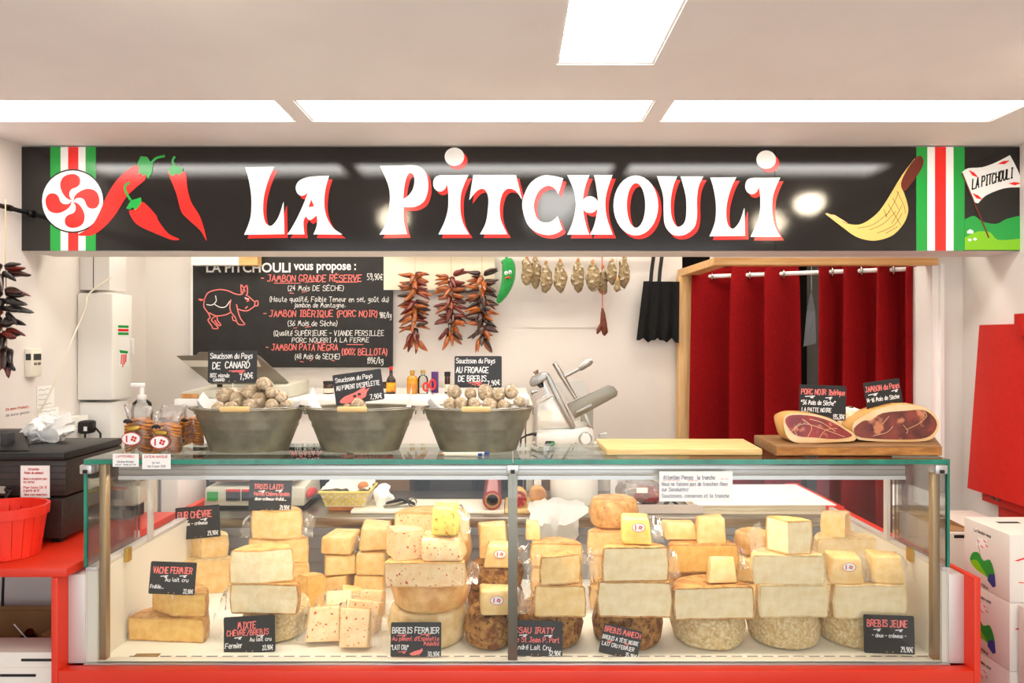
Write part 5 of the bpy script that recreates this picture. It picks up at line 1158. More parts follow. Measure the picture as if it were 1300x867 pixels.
t = tag(boxo('purple_carton', 'purple_box', X(547.5, 3.4), X(556, 3.4), 3.40, 3.43, CZ+.001, Z(472, 3.4), None, .001), 'narrow purple carton behind the red scissors', 'carton')
sc = thing('scissors', P(545, 500, 3.3), 'red handled scissors leaning before the purple carton', 'scissors')
for cx_, cy_, rx, ry in ((540.5, 491, 3.2, 5), (549, 488, 3.4, 6)):
    MB().tube([P(cx_+rx*math.cos(a), cy_+ry*math.sin(a), 3.3) for a in [2*PI*j/16 for j in range(17)]], .005, 6, False).build('finger_loop', 'scissor_red', sc, 180)
MB().tube([P(545, 495, 3.3), P(552, 506, 3.3)], .005, 6).tube([P(544, 493, 3.3), P(547, 508, 3.3)], .005, 6).build('blade', 'chrome', sc)
# weighing machine with raised tilted tray
ws = thing('weighing_scale', (X(300, 3.15), 3.2, CZ), 'grey weighing scale with raised tilted tray behind the left bucket', 'scale')
MB().mesh([(X(229, 3.1), 3.1, CZ+.001), (X(368, 3.1), 3.1, CZ+.001), (X(368, 3.1), 3.1, Z(489, 3.1)), (X(229, 3.1), 3.1, Z(498, 3.1)), (X(229, 3.1), 3.4, CZ+.001), (X(368, 3.1), 3.4, CZ+.001), (X(368, 3.1), 3.4, Z(486, 3.1)), (X(262, 3.1), 3.4, Z(486, 3.1))], [(0, 1, 2, 3), (7, 6, 5, 4), (0, 4, 5, 1), (1, 5, 6, 2), (2, 6, 7, 3), (3, 7, 4, 0)]).bevel(.006).build('body', 'scale_body', ws, 40)
boxo('front_strip', 'sausage_tip', X(231, 3.1), X(252, 3.1), 3.094, 3.1, Z(505, 3.1), Z(500, 3.1), ws)
tr_ = MB(); o4 = [(233, 451), (258, 450.5), (262, 446.5), (325, 446.5), (336, 452), (366, 486), (362, 488), (268, 488)]
tr_.prism(o4, lambda u, v, w_: P(u, v, 3.16)+Vector((0, w_-(488-v)*.002, 0)), .02); tr_.bevel(.003).build('tray', 'grey_metal', ws, 40)
tr_ = MB().prism([(240, 457), (334, 457), (336, 465), (248, 465)], lambda u, v, w_: P(u, v, 3.16)+Vector((0, w_-.006-(488-v)*.002, 0)), .006); tr_.build('tray_ridge', 'scale_body', ws)
for px in (279, 356): MB().lathe([(.012, 0), (.012, .02)], P(px, 491, 3.18), 10, cap1=True).build('tray_foot', 'black_plastic', ws)
# slicer on its own stand
SD = 2.9; k = .1615
def sl(x, y): return (660+x*k, 440+y*k)
def slf(dy): return lambda u, v, w_: P(u, v, SD)+Vector((0, dy+w_, 0))
SZ = Z(440+852*k, SD)
st = thing('slicer_stand', (X(725, 3.0), 3.05, 0), 'white stand carrying the meat slicer', 'stand')
boxo('top', 'white_gloss', X(676, SD), X(780, SD), 2.86, 3.30, SZ-.035, SZ, st, .003)
for px in (678, 774):
    for y_ in (2.88, 3.25): boxo('leg', 'white_gloss', X(px, SD), X(px, SD)+.03, y_, y_+.03, 0, SZ-.035, st)
mat('slicer_white', (.84, .83, .80), .28, .45, coat=.3)
sm = thing('meat_slicer', (X(725, SD), 3.0, SZ), 'silver and white electric meat slicer with tilted carriage', 'slicer')
def pr_(pts, dy, th, name, m, bev=0, par=sm):
    mb = MB().prism([sl(*p_) for p_ in pts], slf(dy), th)
    if bev: mb.bevel(bev)
    return mb.build(name, m, par, 40 if bev else None)
pr_([(135,850),(133,690),(145,660),(420,650),(480,640),(540,630),(575,650),(585,700),(585,850)], 0, .26, 'base', 'slicer_white', .004)
pr_([(138,660),(140,462),(270,392),(330,480),(418,650)], .03, .18, 'motor_housing', 'slicer_white', .005)
pr_([(620,460),(620,760),(520,760),(520,460)], .20, .03, 'rear_plate', 'grey_metal')
pr_([(215,215),(245,240),(440,630),(425,648),(400,640),(225,300),(205,240)], .005, .05, 'blade_guard', 'steel_satin', .004)
pr_([(75,285),(95,245),(170,205),(225,205),(245,240),(120,315),(85,318)], .01, .07, 'sharpener_head', 'steel_satin', .006)
pr_([(125,300),(185,275),(190,320),(160,330)], .02, .05, 'sharpener_stone', 'brown_black')
pr_([(170,290),(195,280),(245,385),(180,410),(178,395),(215,375)], .02, .04, 'support_arm', 'chrome')
pr_([(365,450),(690,302),(730,310),(762,350),(755,385),(430,562),(410,530)], -.03, .02, 'carriage', 'grey_metal', .003)
pr_([(440,520),(560,460),(556,440),(430,500)], -.04, .012, 'carriage_rail', 'steel_satin', .002)
pr_([(520,520),(570,640),(545,640),(500,530)], .0, .05, 'carriage_foot', 'steel_satin', .002)
pr_([(265,285),(480,270),(520,300),(560,395),(380,440)], -.01, .004, 'guard_shield', 'clear_bottle')
MB().tube([P(*sl(268,128), SD-.03), P(*sl(320,210), SD-.03), P(*sl(440,410), SD-.03)], [.010, .012, .007], 10).build('arm_rod', 'chrome', sm, 60)
MB().tube([P(*sl(345,238), SD-.03), P(*sl(470,172), SD-.03)], .008, 10).build('handle_rod', 'chrome', sm, 60)
MB().tube([P(*sl(465,178), SD-.03), P(*sl(480,165), SD-.03), P(*sl(540,118), SD-.03), P(*sl(565,105), SD-.03)], [.010, .013, .019, .012], 12).build('handle_grip', 'steel_satin', sm, 60)
MB().tube([P(*sl(135,215), SD), P(*sl(122,190), SD)], [.008, .014], 10).build('knob', 'chrome', sm, 60)
MB().tube([P(*sl(140,345), SD), P(*sl(95,362), SD), P(*sl(88,364), SD)], [.006, .008, .017], 10).build('knob', 'chrome', sm, 60)
MB().tube([P(*sl(620,700), SD+.1), P(*sl(650,700), SD+.1), P(*sl(680,700), SD+.1)], [.010, .014, .018], 12).build('knob', 'chrome', sm, 60)
dm = Matrix.Rotation(PI/2, 3, 'X')
MB().lathe([(.028, -.005), (.028, .012), (.024, .018), (.001, .018)], P(*sl(513,722), SD), 24, m=dm).build('thickness_dial', 'chrome', sm, 40)
MB().lathe([(.021, .018), (.020, .021), (.001, .021)], P(*sl(513,722), SD), 24, m=dm).build('dial_face', 'slicer_white', sm, 40)
sw = MB().prism([sl(*p_) for p_ in [(205,742),(268,742),(278,762),(268,782),(205,782),(195,762)]], slf(-.004), .006).build('switch_plate', 'black_plastic', sm)
MB().lathe([(.008, 0), (.008, .008), (.001, .008)], P(*sl(255,762), SD-.002), 12, m=dm).build('green_button', 'sign_green', sw); MB().lathe([(.008, 0), (.008, .006), (.001, .006)], P(*sl(218,762), SD-.002), 12, m=dm).build('black_button', 'slate', sw)
MB().lathe([(.008, 0), (.008, .006), (.001, .006)], P(*sl(435,768), SD), 12, m=dm).build('screw', 'chrome', sm)
pr_([(170,508),(258,508),(255,590),(165,590)], .028, .003, 'rating_plate', 'cream_plastic')
MB().tube([P(*sl(130,690), SD+.02), P(*sl(100,685), SD+.02), P(*sl(60,695), SD+.03), P(*sl(10,720), SD+.05), P(*sl(0,820), SD+.1)], [.009, .006, .004, .004, .004], 8).build('power_cable', 'black_plastic', sm, 60)
# ------------------------------------------------------------------ things on the steel worktop
def bottom(d): return Z(0, d)
ks = thing('kitchen_scale', (X(322, 2.75), 2.8, WT), 'white shop scale with steel plate and green sticker on the worktop', 'scale')
x0, x1 = X(258, 2.72), X(386, 2.72)
MB().mesh([(x0, 2.72, WT+.012), (x1, 2.72, WT+.012), (x1, 2.735, 1.005), (x0, 2.735, 1.005), (x0+.01, 3.0, WT+.012), (x1-.01, 3.0, WT+.012), (x1-.02, 3.0, 1.02), (x0+.02, 3.0, 1.02)], [(0, 1, 2, 3), (7, 6, 5, 4), (0, 4, 5, 1), (1, 5, 6, 2), (2, 6, 7, 3), (3, 7, 4, 0)]).bevel(.008).build('body', 'scale_body', ks, 40)
MB().prism([(x0+.01, 2.745), (x1-.03, 2.745), (x1-.06, 3.0), (x0+.04, 3.0)], lambda u, v, w_: Vector((u, v, 1.024+w_)), .012).bevel(.003).build('plate', 'brushed', ks, 40)
MB().prism([(x0-.002, 2.719), (x1+.002, 2.719), (x1+.002, 2.99), (x0-.002, 2.99)], lambda u, v, w_: Vector((u, v, WT+.001+w_)), .012).build('foot_plate', 'black_plastic', ks)
for px0, px1, m, nm in ((263, 276, 'sign_green', 'green_sticker'), (287, 304, 'slate', 'display'), (307, 318, 'slate', 'display')):
    dd = boxo(nm, m, X(px0, 2.72), X(px1, 2.72), 2.718, 2.726, WT+.035, WT+.07, ks)
    if nm == 'display': boxo('display_strip', 'ink_red', X(px0, 2.72), X(px1, 2.72), 2.7175, 2.726, WT+.071, WT+.079, dd)
MB().ball((x1+.005, 2.80, WT+.05), .018, .06, .018, 10, 8).build('side_knob', 'red_panel', ks, 180)
# bread basket
mat('wicker', (.88, .80, .42), .6, col2=(.80, .70, .32), nscale=30); mat('bread', (.80, .52, .25), .6, col2=(.68, .38, .14), nscale=10)
bk = thing('bread_basket', (X(436, 2.7), 2.76, WT), 'woven yellow bread basket lined with paper on the worktop', 'basket')
xa, xb = X(405, 2.68), X(468, 2.68); cxm = (xa+xb)/2
MB().mesh([(xa+.02, 2.70, WT+.016), (xb-.02, 2.70, WT+.016), (xb-.02, 2.82, WT+.016), (xa+.02, 2.82, WT+.016), (xa+.003, 2.683, WT+.075), (xb-.003, 2.683, WT+.075), (xb-.003, 2.84, WT+.075), (xa+.003, 2.84, WT+.075)], [(0, 1, 2, 3), (0, 4, 5, 1), (1, 5, 6, 2), (2, 6, 7, 3), (3, 7, 4, 0)]).build('lining', 'paper_warm', bk)
for r in range(5):
    for c in range(12):
        if (r+c) % 2: continue
        u = (c+.5)/12; zz = WT+.022+r*.0105; sp = .02-.017*(r/5); xx = xa+sp+(xb-xa-2*sp)*u
        boxo('weave_strip', 'wicker', xx-.009, xx+.009, 2.697-.003*r-.004, 2.697-.003*r, zz, zz+.0095, bk)
rim = [(xa, 2.68, WT+.076), (xb, 2.68, WT+.076), (xb, 2.842, WT+.076), (xa, 2.842, WT+.076), (xa, 2.68, WT+.076)]
MB().tube(rim, .006, 8).build('rim', 'wicker', bk, 60)
MB().box(xa+.03, xb-.03, 2.70, 2.82, WT+.001, WT+.016).build('base', 'bread', bk)
pp = MB(); rnd = random.Random(5); g = [[pp.b.verts.new((xa+.004+(xb-xa-.008)*i/9, 2.69+.145*j/5, WT+.074+(.028 if j == 5 else .006)+rnd.uniform(-.012, .014))) for i in range(10)] for j in range(6)]
for j in range(5):
    for i in range(9): pp.b.faces.new((g[j][i], g[j][i+1], g[j+1][i+1], g[j+1][i]))
pp.build('paper', 'paper_warm', bk, 30)
tag(MB().ball((X(460, 2.72), 2.735, WT+.092), .022, .03, .016, 12, 8).build('bread_roll', 'bread', None, 180), 'small golden roll at the right corner of the bread basket', 'bread')
def crumple(c, rx, ry, rz, m, nm, label, cat, amp=.012, sc=30, seed=0, n=20, k=14):
    mb = MB().ball(c, rx, ry, rz, n, k); mb.noise(amp, sc, seed); mb.noise(amp*.5, sc*2.3, seed+2)
    lo = c[2]-rz
    for v in mb.b.verts: v.co.z = max(v.co.z, lo+.001)
    return tag(mb.build(nm, m, None, 35), label, cat)
crumple((X(484, 2.72), 2.75, WT+.045), .038, .035, .045, 'paper', 'crumpled_tissue', 'crumpled white tissue beside the bread basket', 'tissue', .016, 28, 2)
cb2 = tag(boxo('cream_board', 'cream_plastic', X(446, 2.66), X(640, 2.66), 2.645, 2.84, WT+.001, WT+.014, None, .003), 'cream plastic cutting board lying on the worktop', 'cutting board')
tg = thing('metal_tongs', (X(508, 2.70), 2.70, WT+.0145), 'dark metal tool lying on the cream cutting board', 'tool')
MB().tube([(X(487, 2.68), 2.68, WT+.022), (X(515, 2.70), 2.71, WT+.03), (X(524, 2.72), 2.75, WT+.04)], [.010, .012, .006], 8, True, .5).build('arm', 'grey_metal', tg, 60)
MB().tube([(X(490, 2.72), 2.73, WT+.022), (X(512, 2.72), 2.71, WT+.045), (X(526, 2.70), 2.69, WT+.03)], [.008, .018, .012], 8, True, .5).build('arm', 'slate', tg, 60)
MB().lathe([(.015, -.006), (.019, 0), (.015, .006)], (X(524, 2.70), 2.69, WT+.036), 14, m=dm).build('pivot', 'chrome', tg, 60)
fr_ = thing('film_roll', (X(625, 2.7), 2.8, WT), 'red roll of cling film with cardboard core seen end on', 'roll')
mat('film_red', (.62, .12, .16), .15, coat=.6, col2=(.70, .30, .32), nscale=10, stretch=(1, .2, 1))
a_, b2_ = Vector((X(625, 2.65), 2.65, WT+.053)), Vector((X(626, 2.95), 2.95, WT+.053)); R_ = .037
MB().tube([a_, b2_], R_, 24, False).build('film', 'film_red', fr_, 60)
rg = MB(); ring = lambda p_, r: [rg.b.verts.new(p_+Vector((r*math.cos(2*PI*j/24), 0, r*math.sin(2*PI*j/24)))) for j in range(24)]
o_, i_ = ring(a_, R_), ring(a_, R_*.80)
for j in range(24): rg.b.faces.new((o_[j], o_[(j+1) % 24], i_[(j+1) % 24], i_[j]))
rg.build('film_end', 'film_red', fr_)
MB().lathe([(R_*.80, 0), (R_*.80, .004), (R_*.62, .004), (R_*.62, -.25)], a_, 24, m=Matrix.Rotation(PI/2, 3, 'X')).build('core', 'carton', fr_, 40)
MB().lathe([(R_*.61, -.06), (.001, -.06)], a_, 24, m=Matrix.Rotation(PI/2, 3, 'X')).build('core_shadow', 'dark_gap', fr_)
for v in (0,): boxo('roll_cradle', 'cream_plastic', a_.x-.03, a_.x+.03, 2.67, 2.93, WT+.0145, WT+.0165, fr_)
wb2 = tag(boxo('small_wood_board', 'bamboo', X(641, 2.66), X(692, 2.66), 2.65, 2.86, WT+.001, WT+.016, None, .003), 'small wooden board with cured meat beside the film roll', 'cutting board')
def meat(px, d, rx, ry, rz, m, label, seed, cut=None):
    c = (X(px, d), d+ry, WT+.017+rz); t = thing('cured_meat', (c[0], c[1], WT+.017), label, 'meat', 'cured meat on the worktop')
    mb = MB().tube([(c[0], d, c[2]), (c[0], d+.004, c[2]), (c[0], d+ry, c[2]), (c[0], d+ry*1.8, c[2]), (c[0], d+ry*2, c[2])], [rx*.97, rx, rx*1.02, rx*.8, rx*.2], 16, True, rz/rx); mb.noise(.004, 30, seed); mb.build('rind', 'ham_skin', t, 60)
    MB().tube([(c[0], d-.0025, c[2]), (c[0], d+.001, c[2])], rx*.88, 16, True, rz/rx).build('cut_face', m, t)
meat(658, 2.67, .036, .06, .036, 'ham_meat', 'reddish cured meat end behind the centre post', 1); meat(683, 2.76, .036, .05, .03, 'sausage_tip', 'tan cured meat piece beside the white cylinder', 2)
wc = thing('white_container', (X(731, 2.78), 2.85, WT), 'tall white cylindrical container on the worktop under the slicer', 'container')
MB().lathe([(.098, 0), (.1, .003), (.1, .125), (.103, .128), (.103, .140), (.098, .142), (.001, .142)], (X(731, 2.78), 2.86, WT+.001), 36, cap0=True).build('body', 'white_plastic', wc, 40)
MB().lathe([(.1035, .125), (.1045, .127), (.1045, .141), (.1, .1435)], (X(731, 2.78), 2.86, WT+.001), 36).build('lid_rim', 'white_gloss', wc, 40)
# white bag draped over the edge of the worktop
mb = MB(); rnd = random.Random(9); g = []
for j in range(9):
    row = []
    for i in range(14):
        u = i/13; v = j/8; px = 668+(74 if v < .6 else 60)*u+8*v
        d = 2.72-.16*min(v*1.8, 1); zz = WT+.03+.015*math.sin(u*PI) if v < .45 else WT+.03-(v-.45)*.20*(1+.25*math.sin(u*4))
        row.append(mb.b.verts.new((X(px, d)+rnd.uniform(-.006, .006), d-.015*(v > .5)+rnd.uniform(-.008, .008), zz+rnd.uniform(-.008, .008))))
    g.append(row)
for j in range(8):
    for i in range(13): mb.b.faces.new((g[j][i], g[j][i+1], g[j+1][i+1], g[j+1][i]))
bmesh.ops.solidify(mb.b, geom=mb.b.faces[:], thickness=.004)
tag(mb.build('white_paper_bag', 'paper', None, 50), 'crumpled white bag draped over the worktop edge behind the cheeses', 'bag')
# tray with wrapped meat
ty = thing('steel_tray', (X(845, 2.68), 2.75, WT), 'shallow steel tray holding wrapped meat on the worktop', 'tray')
x0, x1 = X(800, 2.64), X(893, 2.64)
boxo('bottom', 'brushed', x0, x1, 2.64, 2.86, WT+.001, WT+.005, ty)
for a in ((x0, x1, 2.64, 2.644), (x0, x1, 2.856, 2.86), (x0, x0+.004, 2.644, 2.856), (x1-.004, x1, 2.644, 2.856)): boxo('rim', 'alu_pale', *a, WT+.005, WT+.038, ty)
MB().tube([(X(842, 2.66), 2.66, WT+.02), (X(850, 2.7), 2.70, WT+.05), (X(862, 2.72), 2.72, WT+.012)], .012, 8, True, .3).build('knife', 'slate', ty, 60)
wm = thing('wrapped_meat', (X(815, 2.72), 2.74, WT+.006), 'cellophane wrapped red meat with white sticker in the tray', 'meat')
MB().ball((X(822, 2.72), 2.73, WT+.055), .055, .06, .042, 16, 10).noise(.01, 25, 3).build('meat', 'ham_meat', wm, 180)
MB().ball((X(812, 2.72), 2.74, WT+.065), .095, .075, .055, 22, 14).noise(.018, 28, 5).build('cellophane', 'wrap_film', wm, 30)
MB().box(X(808, 2.66), X(822, 2.66), 2.655, 2.658, WT+.08, WT+.1, None).build('sticker', 'label_white', wm)
# stack of white paper sheets, each sheet slightly shifted
ps = thing('paper_stack', (X(972, 2.7), 2.8, WT), 'stack of white wrapping paper sheets at the right of the worktop', 'paper'); rnd = random.Random(3)
for i in range(9):
    dx, dy, r = rnd.uniform(-.008, .008), rnd.uniform(-.006, .006), rnd.uniform(-.012, .012); zz = WT+.001+i*.0042
    m_ = Matrix.Translation((X(972, 2.66)+dx, 2.83+dy, zz)) @ Matrix.Rotation(r, 4, 'Z')
    boxo('sheet', 'paper_warm' if i < 8 else 'paper', -.268, .268, -.185, .185, 0, .0036, ps, 0, m_)

# ------------------------------------------------------------------ left side: register, basket, wall fittings
TZ = .966
rg_ = thing('cash_register', (-1.67, 2.25, TZ), 'dark brown cash register block with printed notice on the red counter', 'cash register')
x1 = X(80, 2.114)
boxo('lower_case', 'brown_black', -1.95, x1, 2.112, 2.42, TZ+.016, 1.106, rg_, .005)
for x in (-1.9, x1-.05): boxo('foot', 'black_plastic', x, x+.03, 2.13, 2.16, TZ, TZ+.016, rg_)
boxo('upper_case', 'brown_black', -1.95, x1+.01, 2.112, 2.42, 1.112, 1.225, rg_, .008)
boxo('cover', 'black_plastic', -1.95, x1+.012, 2.10, 2.42, 1.225, 1.250, rg_, .008)
for i in range(5): boxo('rib', 'black_plastic', -1.949, x1+.011, 2.1105, 2.112, 1.125+i*.02, 1.127+i*.02, rg_)
boxo('socket_plate', 'steel_satin', X(0, 2.11), X(8, 2.11), 2.106, 2.112, Z(626, 2.11), Z(617, 2.11), rg_)
MB().tube([(X(6, 2.10), 2.105, Z(622, 2.1)), (X(14, 2.09), 2.09, Z(622, 2.1)), (X(8, 2.09), 2.085, Z(634, 2.1)), (X(-6, 2.09), 2.085, Z(640, 2.1))], .006, 8).build('cable', 'black_plastic', rg_, 60)
card(26, 63, 591, 632, 2.108, [('Attention', 'ink_red', 10, 6, 3, 14), ('Modes de paiement', 'ink_red', 5, 10.5, 2.8, 25), ('Nous n acceptons pas', 'ink_red', 4, 18, 2.8, 30), ('les cartes', 'ink_red', 4, 22, 2.8, 14), ('Pour toute CB: 15', 'ink_red', 4, 29, 2.8, 30), ('a partir de 10', 'ink_red', 4, 33, 2.8, 20), ('Nous vous remercions', 'ink_red', 5, 38, 2.6, 29)], 'white notice with red print taped on the cash register', nm='printed_notice', cat='note')
# screen lying tilted on top
sr = thing('touch_screen', (-1.78, 2.2, 1.25), 'black tilted touch screen on top of the cash register', 'screen')
MB().mesh([P(-40, 572, 2.12), P(37, 572, 2.12), P(28, 546, 2.30), P(-40, 546, 2.30), P(-40, 558, 2.34), P(37, 558, 2.34), P(28, 544, 2.34), P(-40, 544, 2.34)], [(0, 1, 2, 3), (7, 6, 5, 4), (0, 4, 5, 1), (1, 5, 6, 2), (2, 6, 7, 3), (3, 7, 4, 0)]).build('housing', 'black_plastic', sr)
MB().box(X(0, 2.16), X(8, 2.16), 2.16, 2.2, 1.255, 1.30).bevel(.004).build('stand_foot', 'slate', sr, 40)
crumple((X(55, 2.30), 2.32, 1.25+.045), .07, .05, .045, 'paper', 'plastic_shop_bag', 'crumpled white shop bag with small red emblem on the register', 'bag', .03, 26, 8, 28, 20)
# chip wood basket with upright staves
cbk = thing('chip_basket', (X(8, 2.0), 2.08, TZ), 'red chip wood basket on the red counter at the photo edge', 'basket')
cx_, cy_ = X(6, 2.0), 2.0; n = 22; H_ = .145
for i in range(n):
    a0, a1 = 2*PI*i/n, 2*PI*(i+.93)/n; r0, r1 = .090, .111; mb = MB(); p_ = []
    for r_, z_ in ((r0, TZ+.002), (r1, TZ+H_)):
        for a in (a0, a1):
            for th in (0, .003): p_.append((cx_+(r_+th)*math.cos(a), cy_+(r_+th)*.8*math.sin(a), z_))
    mb.mesh(p_, [(0, 2, 6, 4), (1, 5, 7, 3), (0, 4, 5, 1), (2, 3, 7, 6), (4, 6, 7, 5), (0, 1, 3, 2)]); mb.build('stave', 'red_chip', cbk)
MB().lathe([(.089, 0), (.001, 0)], (cx_, cy_, TZ+.003), n, 1, .8).build('base', 'red_chip', cbk)
MB().lathe([(.112, H_-.026), (.1165, H_-.025), (.1185, H_+.003), (.110, H_+.003), (.1085, H_-.02)], (cx_, cy_, TZ), 40, 1, .8).build('rim_hoop', 'red_chip', cbk, 40)
# small label scale and white cabinet behind
wk = thing('white_cabinet', (-1.5, 2.95, 0), 'narrow white cabinet behind the red counter seen through the side glass', 'cabinet')
boxo('body', 'white_gloss', -1.60, -1.36, 2.78, 3.04, 0, 1.20, wk, .003); boxo('door', 'cream_plastic', -1.59, -1.44, 2.765, 2.78, .1, 1.18, wk, .003); boxo('edge', 'back_grey', -1.434, -1.428, 2.772, 2.78, .1, 1.18, wk)
sp_ = thing('small_scale', (X(152, 2.45), 2.45, TZ), 'small white and red price scale on the red counter behind the glass', 'scale')
boxo('body', 'scale_body', X(132, 2.4), X(176, 2.4), 2.38, 2.48, TZ+.05, TZ+.13, sp_, .006); boxo('display', 'slate', X(140, 2.4), X(160, 2.4), 2.376, 2.38, TZ+.075, TZ+.105, sp_); boxo('display_strip', 'ink_red', X(139, 2.4), X(168, 2.4), 2.375, 2.38, TZ+.108, TZ+.118, sp_)
boxo('foot', 'black_plastic', X(138, 2.4), X(170, 2.4), 2.39, 2.47, TZ+.001, TZ+.05, sp_, .004); boxo('plate', 'brushed', X(128, 2.4), X(182, 2.4), 2.37, 2.49, TZ+.135, TZ+.145, sp_, .003); boxo('plate_post', 'scale_body', X(150, 2.4), X(158, 2.4), 2.42, 2.44, TZ+.13, TZ+.135, sp_)
# wall fittings
dt = thing('wall_duct', (-1.95, 3.28, 0), 'white boxed duct column on the left wall', 'duct')
boxo('column', 'white_gloss', -2.039, X(141, 3.22), 3.22, 3.36, 0, 1.30, dt, .002); boxo('upper_column', 'white_gloss', -2.039, X(139, 3.22), 3.22, 3.36, 1.83, CEIL, dt, .002); boxo('joint', 'dark_gap', -1.975, -1.972, 3.2185, 3.22, 1.84, 2.0, dt)
mb_ = thing('meter_box', (-1.95, 3.28, 1.31), 'white wall mounted box with green and red stickers', 'wall box')
xf = X(143, 3.2); boxo('housing', 'white_plastic', -2.039, xf, 3.20, 3.368, Z(508, 3.2), Z(372, 3.2), mb_, .008)
fx = lambda u, v, w_: Vector((xf+.0008+w_, 3.2+(u)*.168, Z(v, 3.28)))
for y0, y1, m in ((413, 416, 'sign_green'), (417.5, 420.5, 'sign_red'), (422, 425, 'sign_green')): MB().fill([[(.25, y0), (.78, y0), (.78, y1), (.25, y1)]], fx, .0004).build('stripe_sticker', m, mb_)
stk = MB().fill([[(.25, 427), (.8, 427), (.8, 465), (.25, 465)]], fx, .0004).build('pepper_sticker', 'label_white', mb_)
for px, y0, y1 in ((.42, 450, 462), (.5, 450, 466), (.58, 450, 463), (.65, 450, 460)): MB().ribbon([(px, y0), (px-.02, y1)], .05, lambda u, v, w_: fx(u, v, w_), .0009).build('sticker_pepper', 'sign_red', stk)
MB().fill([[(.3, 444), (.75, 446), (.72, 449), (.35, 448)]], fx, .0009).build('sticker_leaf', 'sign_green', stk)
boxo('door_handle', 'white_gloss', xf, xf+.012, 3.352, 3.366, Z(450, 3.3), Z(430, 3.3), mb_, .003)
tag(MB().tube(smooth_line([tuple(P(141, 352, 3.19)), tuple(P(113, 373, 3.12)), tuple(P(108, 392, 3.08)), tuple(P(92, 430, 3.02)), tuple(P(72, 480, 2.96)), tuple(P(52, 520, 2.93)), tuple(P(38, 538, 2.90))], 5), .004, 7).build('white_cable', 'cream_plastic', None, 60), 'white cable drooping from the duct down the left wall', 'cable')
th_ = thing('thermostat', (-1.99, 2.83, 1.44), 'white thermostat with grey display on the left wall', 'thermostat')
boxo('body', 'cream_plastic', XL, XL+.03, 2.805, 2.868, Z(478, 2.85), Z(442, 2.85), th_, .004); boxo('display', 'slate', XL+.03, XL+.032, 2.815, 2.858, Z(457, 2.85), Z(449, 2.85), th_); boxo('display_side', 'slate', XL+.006, XL+.026, 2.803, 2.805, Z(457, 2.83), Z(449, 2.83), th_)
for y_ in (2.818, 2.84): boxo('button', 'grey_metal', XL+.03, XL+.033, y_, y_+.014, Z(463, 2.85), Z(460, 2.85), th_)
tk = thing('socket_trunking', (-2.0, 3.05, 1.14), 'white socket trunking on the left wall', 'trunking')
boxo('channel', 'white_plastic', -2.039, -1.985, 2.89, 3.2, 1.135, 1.245, tk, .003)
for y_ in (2.95, 3.03, 3.11): boxo('socket', 'white_gloss', -1.985, -1.982, y_, y_+.06, 1.16, 1.22, tk, .001)
pg_ = thing('black_plug', (-1.96, 3.14, 1.19), 'black power plug with cable in the wall trunking', 'plug')
boxo('body', 'black_plastic', -1.982, -1.925, 3.11, 3.17, 1.165, 1.225, pg_, .012); MB().tube([(-1.95, 3.12, 1.17), (-1.945, 3.11, 1.12), (-1.94, 3.10, 1.0)], .005, 7).build('cable', 'black_plastic', pg_, 60); MB().tube([(-1.93, 3.16, 1.19), (-1.91, 3.17, 1.16), (-1.91, 3.17, 1.0)], .005, 7).build('cable', 'black_plastic', pg_, 60)
MB().box(-1.95, -1.935, 3.108, 3.11, 1.18, 1.20).build('tag', 'label_white', pg_)
def wall_note(y0, y1, z0, z1, label, xw=-2.04, lines=4):
    t = thing('wall_note', (xw, (y0+y1)/2, z0), label, 'note'); boxo('sheet', 'paper', xw+.0006, xw+.0018, y0, y1, z0, z1, t)
    mb = MB(); rnd = random.Random(int(z0*100))
    for i in range(lines):
        z_ = z1-(i+.8)*(z1-z0)/(lines+.5); mb.ribbon([(y0+(y1-y0)*(.08+.07*j), z_+rnd.uniform(-.003, .003)) for j in range(int(rnd.uniform(8, 13)))], .002, lambda u, v, w_: Vector((xw+.0024, u, v)), 0)
    mb.build('handwriting', 'ink_grey', t)
wall_note(2.93, 3.04, 1.30, 1.395, 'upper handwritten note on the left wall beside the cable'); wall_note(2.94, 3.07, 1.19, 1.295, 'lower handwritten note on the left wall just above the trunking', lines=6)
wr = thing('wall_writing', (XL, 2.76, 1.29), 'faint red and black writing on the left wall', 'writing')
for txt, m, z_ in (('De bons Produits', 'ink_red', 1.315), ('de bons gouts', 'ink_grey', 1.292)):
    mb = MB()
    for s_ in text_strokes(txt, 0, 0, .010, wid=.13): mb.ribbon([(2.70+a, z_+b_) for a, b_ in s_], .0018, lambda u, v, w_: Vector((XL+.0008, u, v)), 0)
    mb.build('line', m, wr)
rd = thing('black_hanging_rod', (-1.962, 2.4, 2.1), 'black metal rod running along the left wall to the sign', 'rod')
MB().tube([(-1.962, 1.2, 2.11), (-1.962, 2.78, 2.11)], .009, 10).build('bar', 'blackmetal', rd, 60); MB().ball((-1.962, 2.775, 2.11), .016, .012, .016, 12, 8).build('end_knob', 'blackmetal', rd, 180); MB().tube([(-1.962, 2.655, 2.11), (-1.962, 2.675, 2.11)], .013, 10).build('collar', 'blackmetal', rd, 60)
